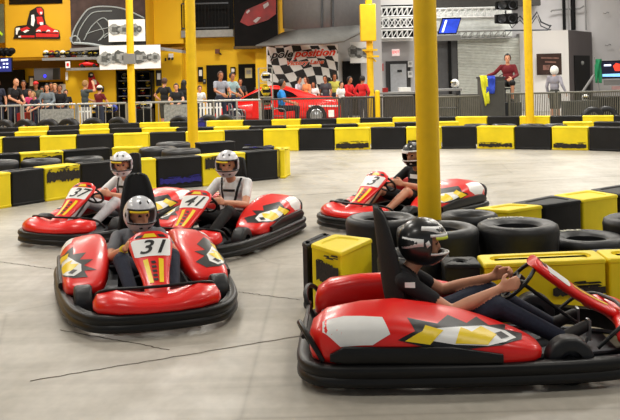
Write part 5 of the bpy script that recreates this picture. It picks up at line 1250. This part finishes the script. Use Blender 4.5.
TB_(99, 86, 28.5, D+2.6, 'man in a maroon shirt and white cap facing away', mar, skin=Skin, hat=mat('cap_white', (226, 220, 214), .7), pose='rail')
TB_(164, 78.5, 29.2, D+2.7, 'big man in black with shorts seen from behind', blk, pants=c('shorts_grey', (70, 68, 62)), skin=Skin, hairm=HairBr, shorts=True, pose='hips')
TB_(176.2, 84, 28.2, D+.05, 'young man in black facing the track with arms on the rail', blk, skin=Skin, pose='rail', sleeve=.5)
TB_(183.5, 80.5, 29.4, D+2.9, 'person with long black hair right of the young man in black', blk, skin=Skin2, style='long', pose='stand')
TB_(199.5, 86, 30.5, D+.4, 'person in white partly hidden by the yellow pole', wht, skin=Skin, hairm=HairBr, pose='stand')
TB_(220, 72, 29.6, D+.6, 'man in a pale grey shirt standing by the red car', c('pale_grey', (150, 152, 164)), skin=Skin2, hairm=HairBr, pose='rail')
TB_(231.5, 73, 30.5, D+.8, 'man in a light patterned shirt beside the pale grey shirt', c('patterned', (150, 176, 180)), skin=Skin2, pose='rail', sleeve=.6)
TB_(240, 79, 33.2, D+.3, 'person in a dark jacket behind the red car windshield', c('charcoal', (44, 46, 50)), skin=Skin2)
TB_(281, 80, 28.7, D+1.5, 'man in a bright blue shirt sitting before the red car', c('bright_blue', (40, 140, 226)), skin=Skin2, pose='sit', pants=c('black_trousers', (28, 28, 30)))
TB_(298.5, 77, 33.2, D+1.1, 'person in white leaning towards the woman in orange', c('whitish', (214, 218, 236)), skin=Skin, pose='stand')
TB_(306.5, 77, 33.0, D-.9, 'long-haired woman in an orange top behind the red car', c('orange', (236, 150, 96)), skin=Skin, hairm=HairBr, style='long')
TB_(325.5, 76, 33.0, D-.5, 'man in a charcoal shirt before the banner', c('dark_grey', (72, 74, 80)), skin=Skin2)
TB_(334, 74, 33.4, D+.3, 'dark-haired person in a yellow print top before the banner', c('lemon', (206, 200, 90)), skin=Skin2, style='long')
RedC = c('red', (206, 24, 30))
TB_(347.5, 77, 30.2, D+.9, 'person in a red top, left one of the two by the black doorway', RedC, skin=Skin2, sleeve=1, pose='rail', lean=.1)
TB_(362, 76, 29.6, D+2.4, 'person in a red top with a dark belt, nearest the boxed yellow post', RedC, skin=Skin2, sleeve=1, pose='hips')
TB_(-3, 80, 29.6, D+.6, 'person in dark clothes at the very left edge of the picture', c('dark_blue', (30, 34, 52)), skin=Skin, hairm=HairBr, pose='stand')
TB_(42.5, 87, 31.2, D-.1, 'dark-haired person in black behind the grey vest, left side', blk, skin=Skin2)
TB_(51.5, 83, 32.4, D, 'tall dark figure at the back right of the grey vest', c('charcoal', (44, 46, 50)), skin=Skin2)
TB_(65.5, 90, 30.0, D+.4, 'person in black in front of the tall white board', blk, skin=Skin)
TB_(313.5, 82, 32.9, D-.2, 'dark-haired person in white beside the woman in orange', wht, skin=Skin2, style='long')
TB_(341, 82, 31.0, D+.6, 'person in white partly hidden left of the two red tops', wht, skin=Skin, hairm=HairD)
TB_(369, 82, 32.7, D-.4, 'dark-clothed person directly behind the boxed yellow post', blk, skin=Skin2)
# staff member on a stool
hb, hc = TB_(507.5, 54.5, 28.4, D-.25, 'staff member in a maroon shirt sitting high with one arm on the cabinet', mar, pants=c('black_shorts', (26, 26, 28)), skin=Skin, pose='sitreach', shorts=True, sleeve=1, group='track staff')
x, y = hb.location.x, hb.location.y; zs = hb.location.z+.46
t = empty('bar_stool', (x, y+.04, 0), 0, 'tall dark stool under the staff member', 'stool'); mb = MB(); mb.cyl((0, 0, zs-.08), (0, 0, zs-.04), .2, n=24); mb.build('seat', BlackP, t)
for a in range(4):
    q = math.pi/4+a*math.pi/2; mb = MB(); mb.tube([(.24*math.cos(q), .24*math.sin(q), 0), (.15*math.cos(q), .15*math.sin(q), zs-.08)], .018, 8); mb.build('leg', DSteel, t)
mb = MB(); mb.tube([(.21*math.cos(q), .21*math.sin(q), .35) for q in [2*math.pi*i/20 for i in range(20)]], .012, 6, closed=True); mb.tube(bez([(-.18, .1, zs-.04), (-.2, .2, zs+.35), (.2, .2, zs+.35), (.18, .1, zs-.04)], 4), .016, 8); mb.build('frame', DSteel, t)
# foot platform under the shoes
mb = MB(); zf = hb.location.z; mb.box((0, 0, zf/2), (.7, .45, max(.1, zf-.0))); o = mb.build('step_box', DSteel); o.location = (x-.1, y-.45, 0); tag(o, 'dark step under the staff member shoes', 'step')
# boy with a helmet
TB_(554, 67, 29.0, D+2.6, 'person in a white helmet and grey vest walking behind the right rail', c('vest_grey', (150, 148, 160)), pants=c('grey_shorts', (60, 60, 56)), skin=Skin, helm=Wht, hairm=None, pose='walk', shorts=True, sleeve=1, group='track staff')
# ------------------------------------------------------------ karts and drivers
R_ = math.radians
K31, K = kart((-1.385, 7.52, 0), R_(-74), '31', 'red go-kart number 31, nearest facing kart in the left half', seatz=.96)
driver(K31.location, R_(-73), K, 'kart 31 driver in a silver helmet and grey t-shirt with a yellow wristband', gry, Denim, mat('helmet_silver', (206, 208, 214), .3, coat=.5), t=.68, skin=Skin, wrist=mat('band_yellow', (240, 220, 40), .5), yaw=.25)
K41, K = kart((-1.05, 9.95, 0), R_(-110), '41', 'red go-kart number 41 right behind kart 31')
driver(K41.location, R_(-110), K, 'kart 41 driver in a white t-shirt with black straps and black trousers', wht, c('black_trousers', (28, 28, 30)), mat('helmet_pale', (214, 214, 220), .3, coat=.5), t=1.06, straps=True, yaw=.35)
K37, K = kart((-2.43, 10.85, 0), R_(-114), '37', 'red go-kart at the far left with a white-clad driver')
driver(K37.location, R_(-114), K, 'leftmost driver all in white with black straps', wht, c('offwhite', (200, 200, 204)), mat('helmet_white', (224, 226, 232), .3, coat=.5), t=.92, straps=True, yaw=.5)
K3, K = kart((1.05, 11.2, 0), R_(-132), '3', 'red go-kart number 3 passing behind the thick pole')
driver(K3.location, R_(-132), K, 'driver in a black shirt and shorts half hidden by the thick pole', blk, c('black_shorts', (26, 26, 28)), Ink, t=.93, shorts=True, accent=Wht, visor=Wht, mark='front', yaw=.1)
KF, K = kart((1.0, 5.87, 0), R_(-2.5), '', 'nearest red go-kart speeding right in the foreground', seatz=.95)
driver(KF.location, R_(-2.5), K, 'nearest driver in a black t-shirt and dark jeans seen from the side', blk, Denim, mat('helmet_dark', (30, 32, 32), .35, coat=.4), t=.85, skin=Skin, top=True, accent=Wht, visor=mat('visor_lime', (210, 225, 60), .4), mark='side', hs=1.0)
# ------------------------------------------------------------ light
w = bpy.data.worlds.new('world'); SC.world = w; w.use_nodes = True; w.node_tree.nodes['Background'].inputs['Color'].default_value = (.9, .95, 1, 1); w.node_tree.nodes['Background'].inputs['Strength'].default_value = .27
def lamp(x, y, z, sx, sy, e, col=(1, .96, .88)):
    l = bpy.data.lights.new('ceiling_or_fill_lamp', 'AREA'); l.shape = 'RECTANGLE'; l.size = sx; l.size_y = sy; l.energy = e; l.color = col
    o = bpy.data.objects.new('ceiling_or_fill_lamp', l); COL.objects.link(o); o.location = (x, y, z)
for y, e in ((3, 80), (8.5, 128), (14, 200), (19.5, 230), (25, 250), (30.5, 300), (36.3, 190)):
    for x in ((-9, -3, 3, 9) if y < 35 else (4.5, 10)): lamp(x, y, 6.2, 1.6, .9, e)  # rearmost row is fill, added to brighten the right-hand back wall
vs = SC.view_settings; vs.view_transform = 'Standard'; vs.look = 'None'; vs.gamma = 1.0; vs.use_curve_mapping = False; vs.exposure = 0.05
SC.cycles.use_denoising = True; SC.cycles.max_bounces = 6
# keep anything whose name was only a working copy tidy
for o in list(bpy.data.objects):
    if o.type == 'MESH' and not o.data.polygons: bpy.data.objects.remove(o)
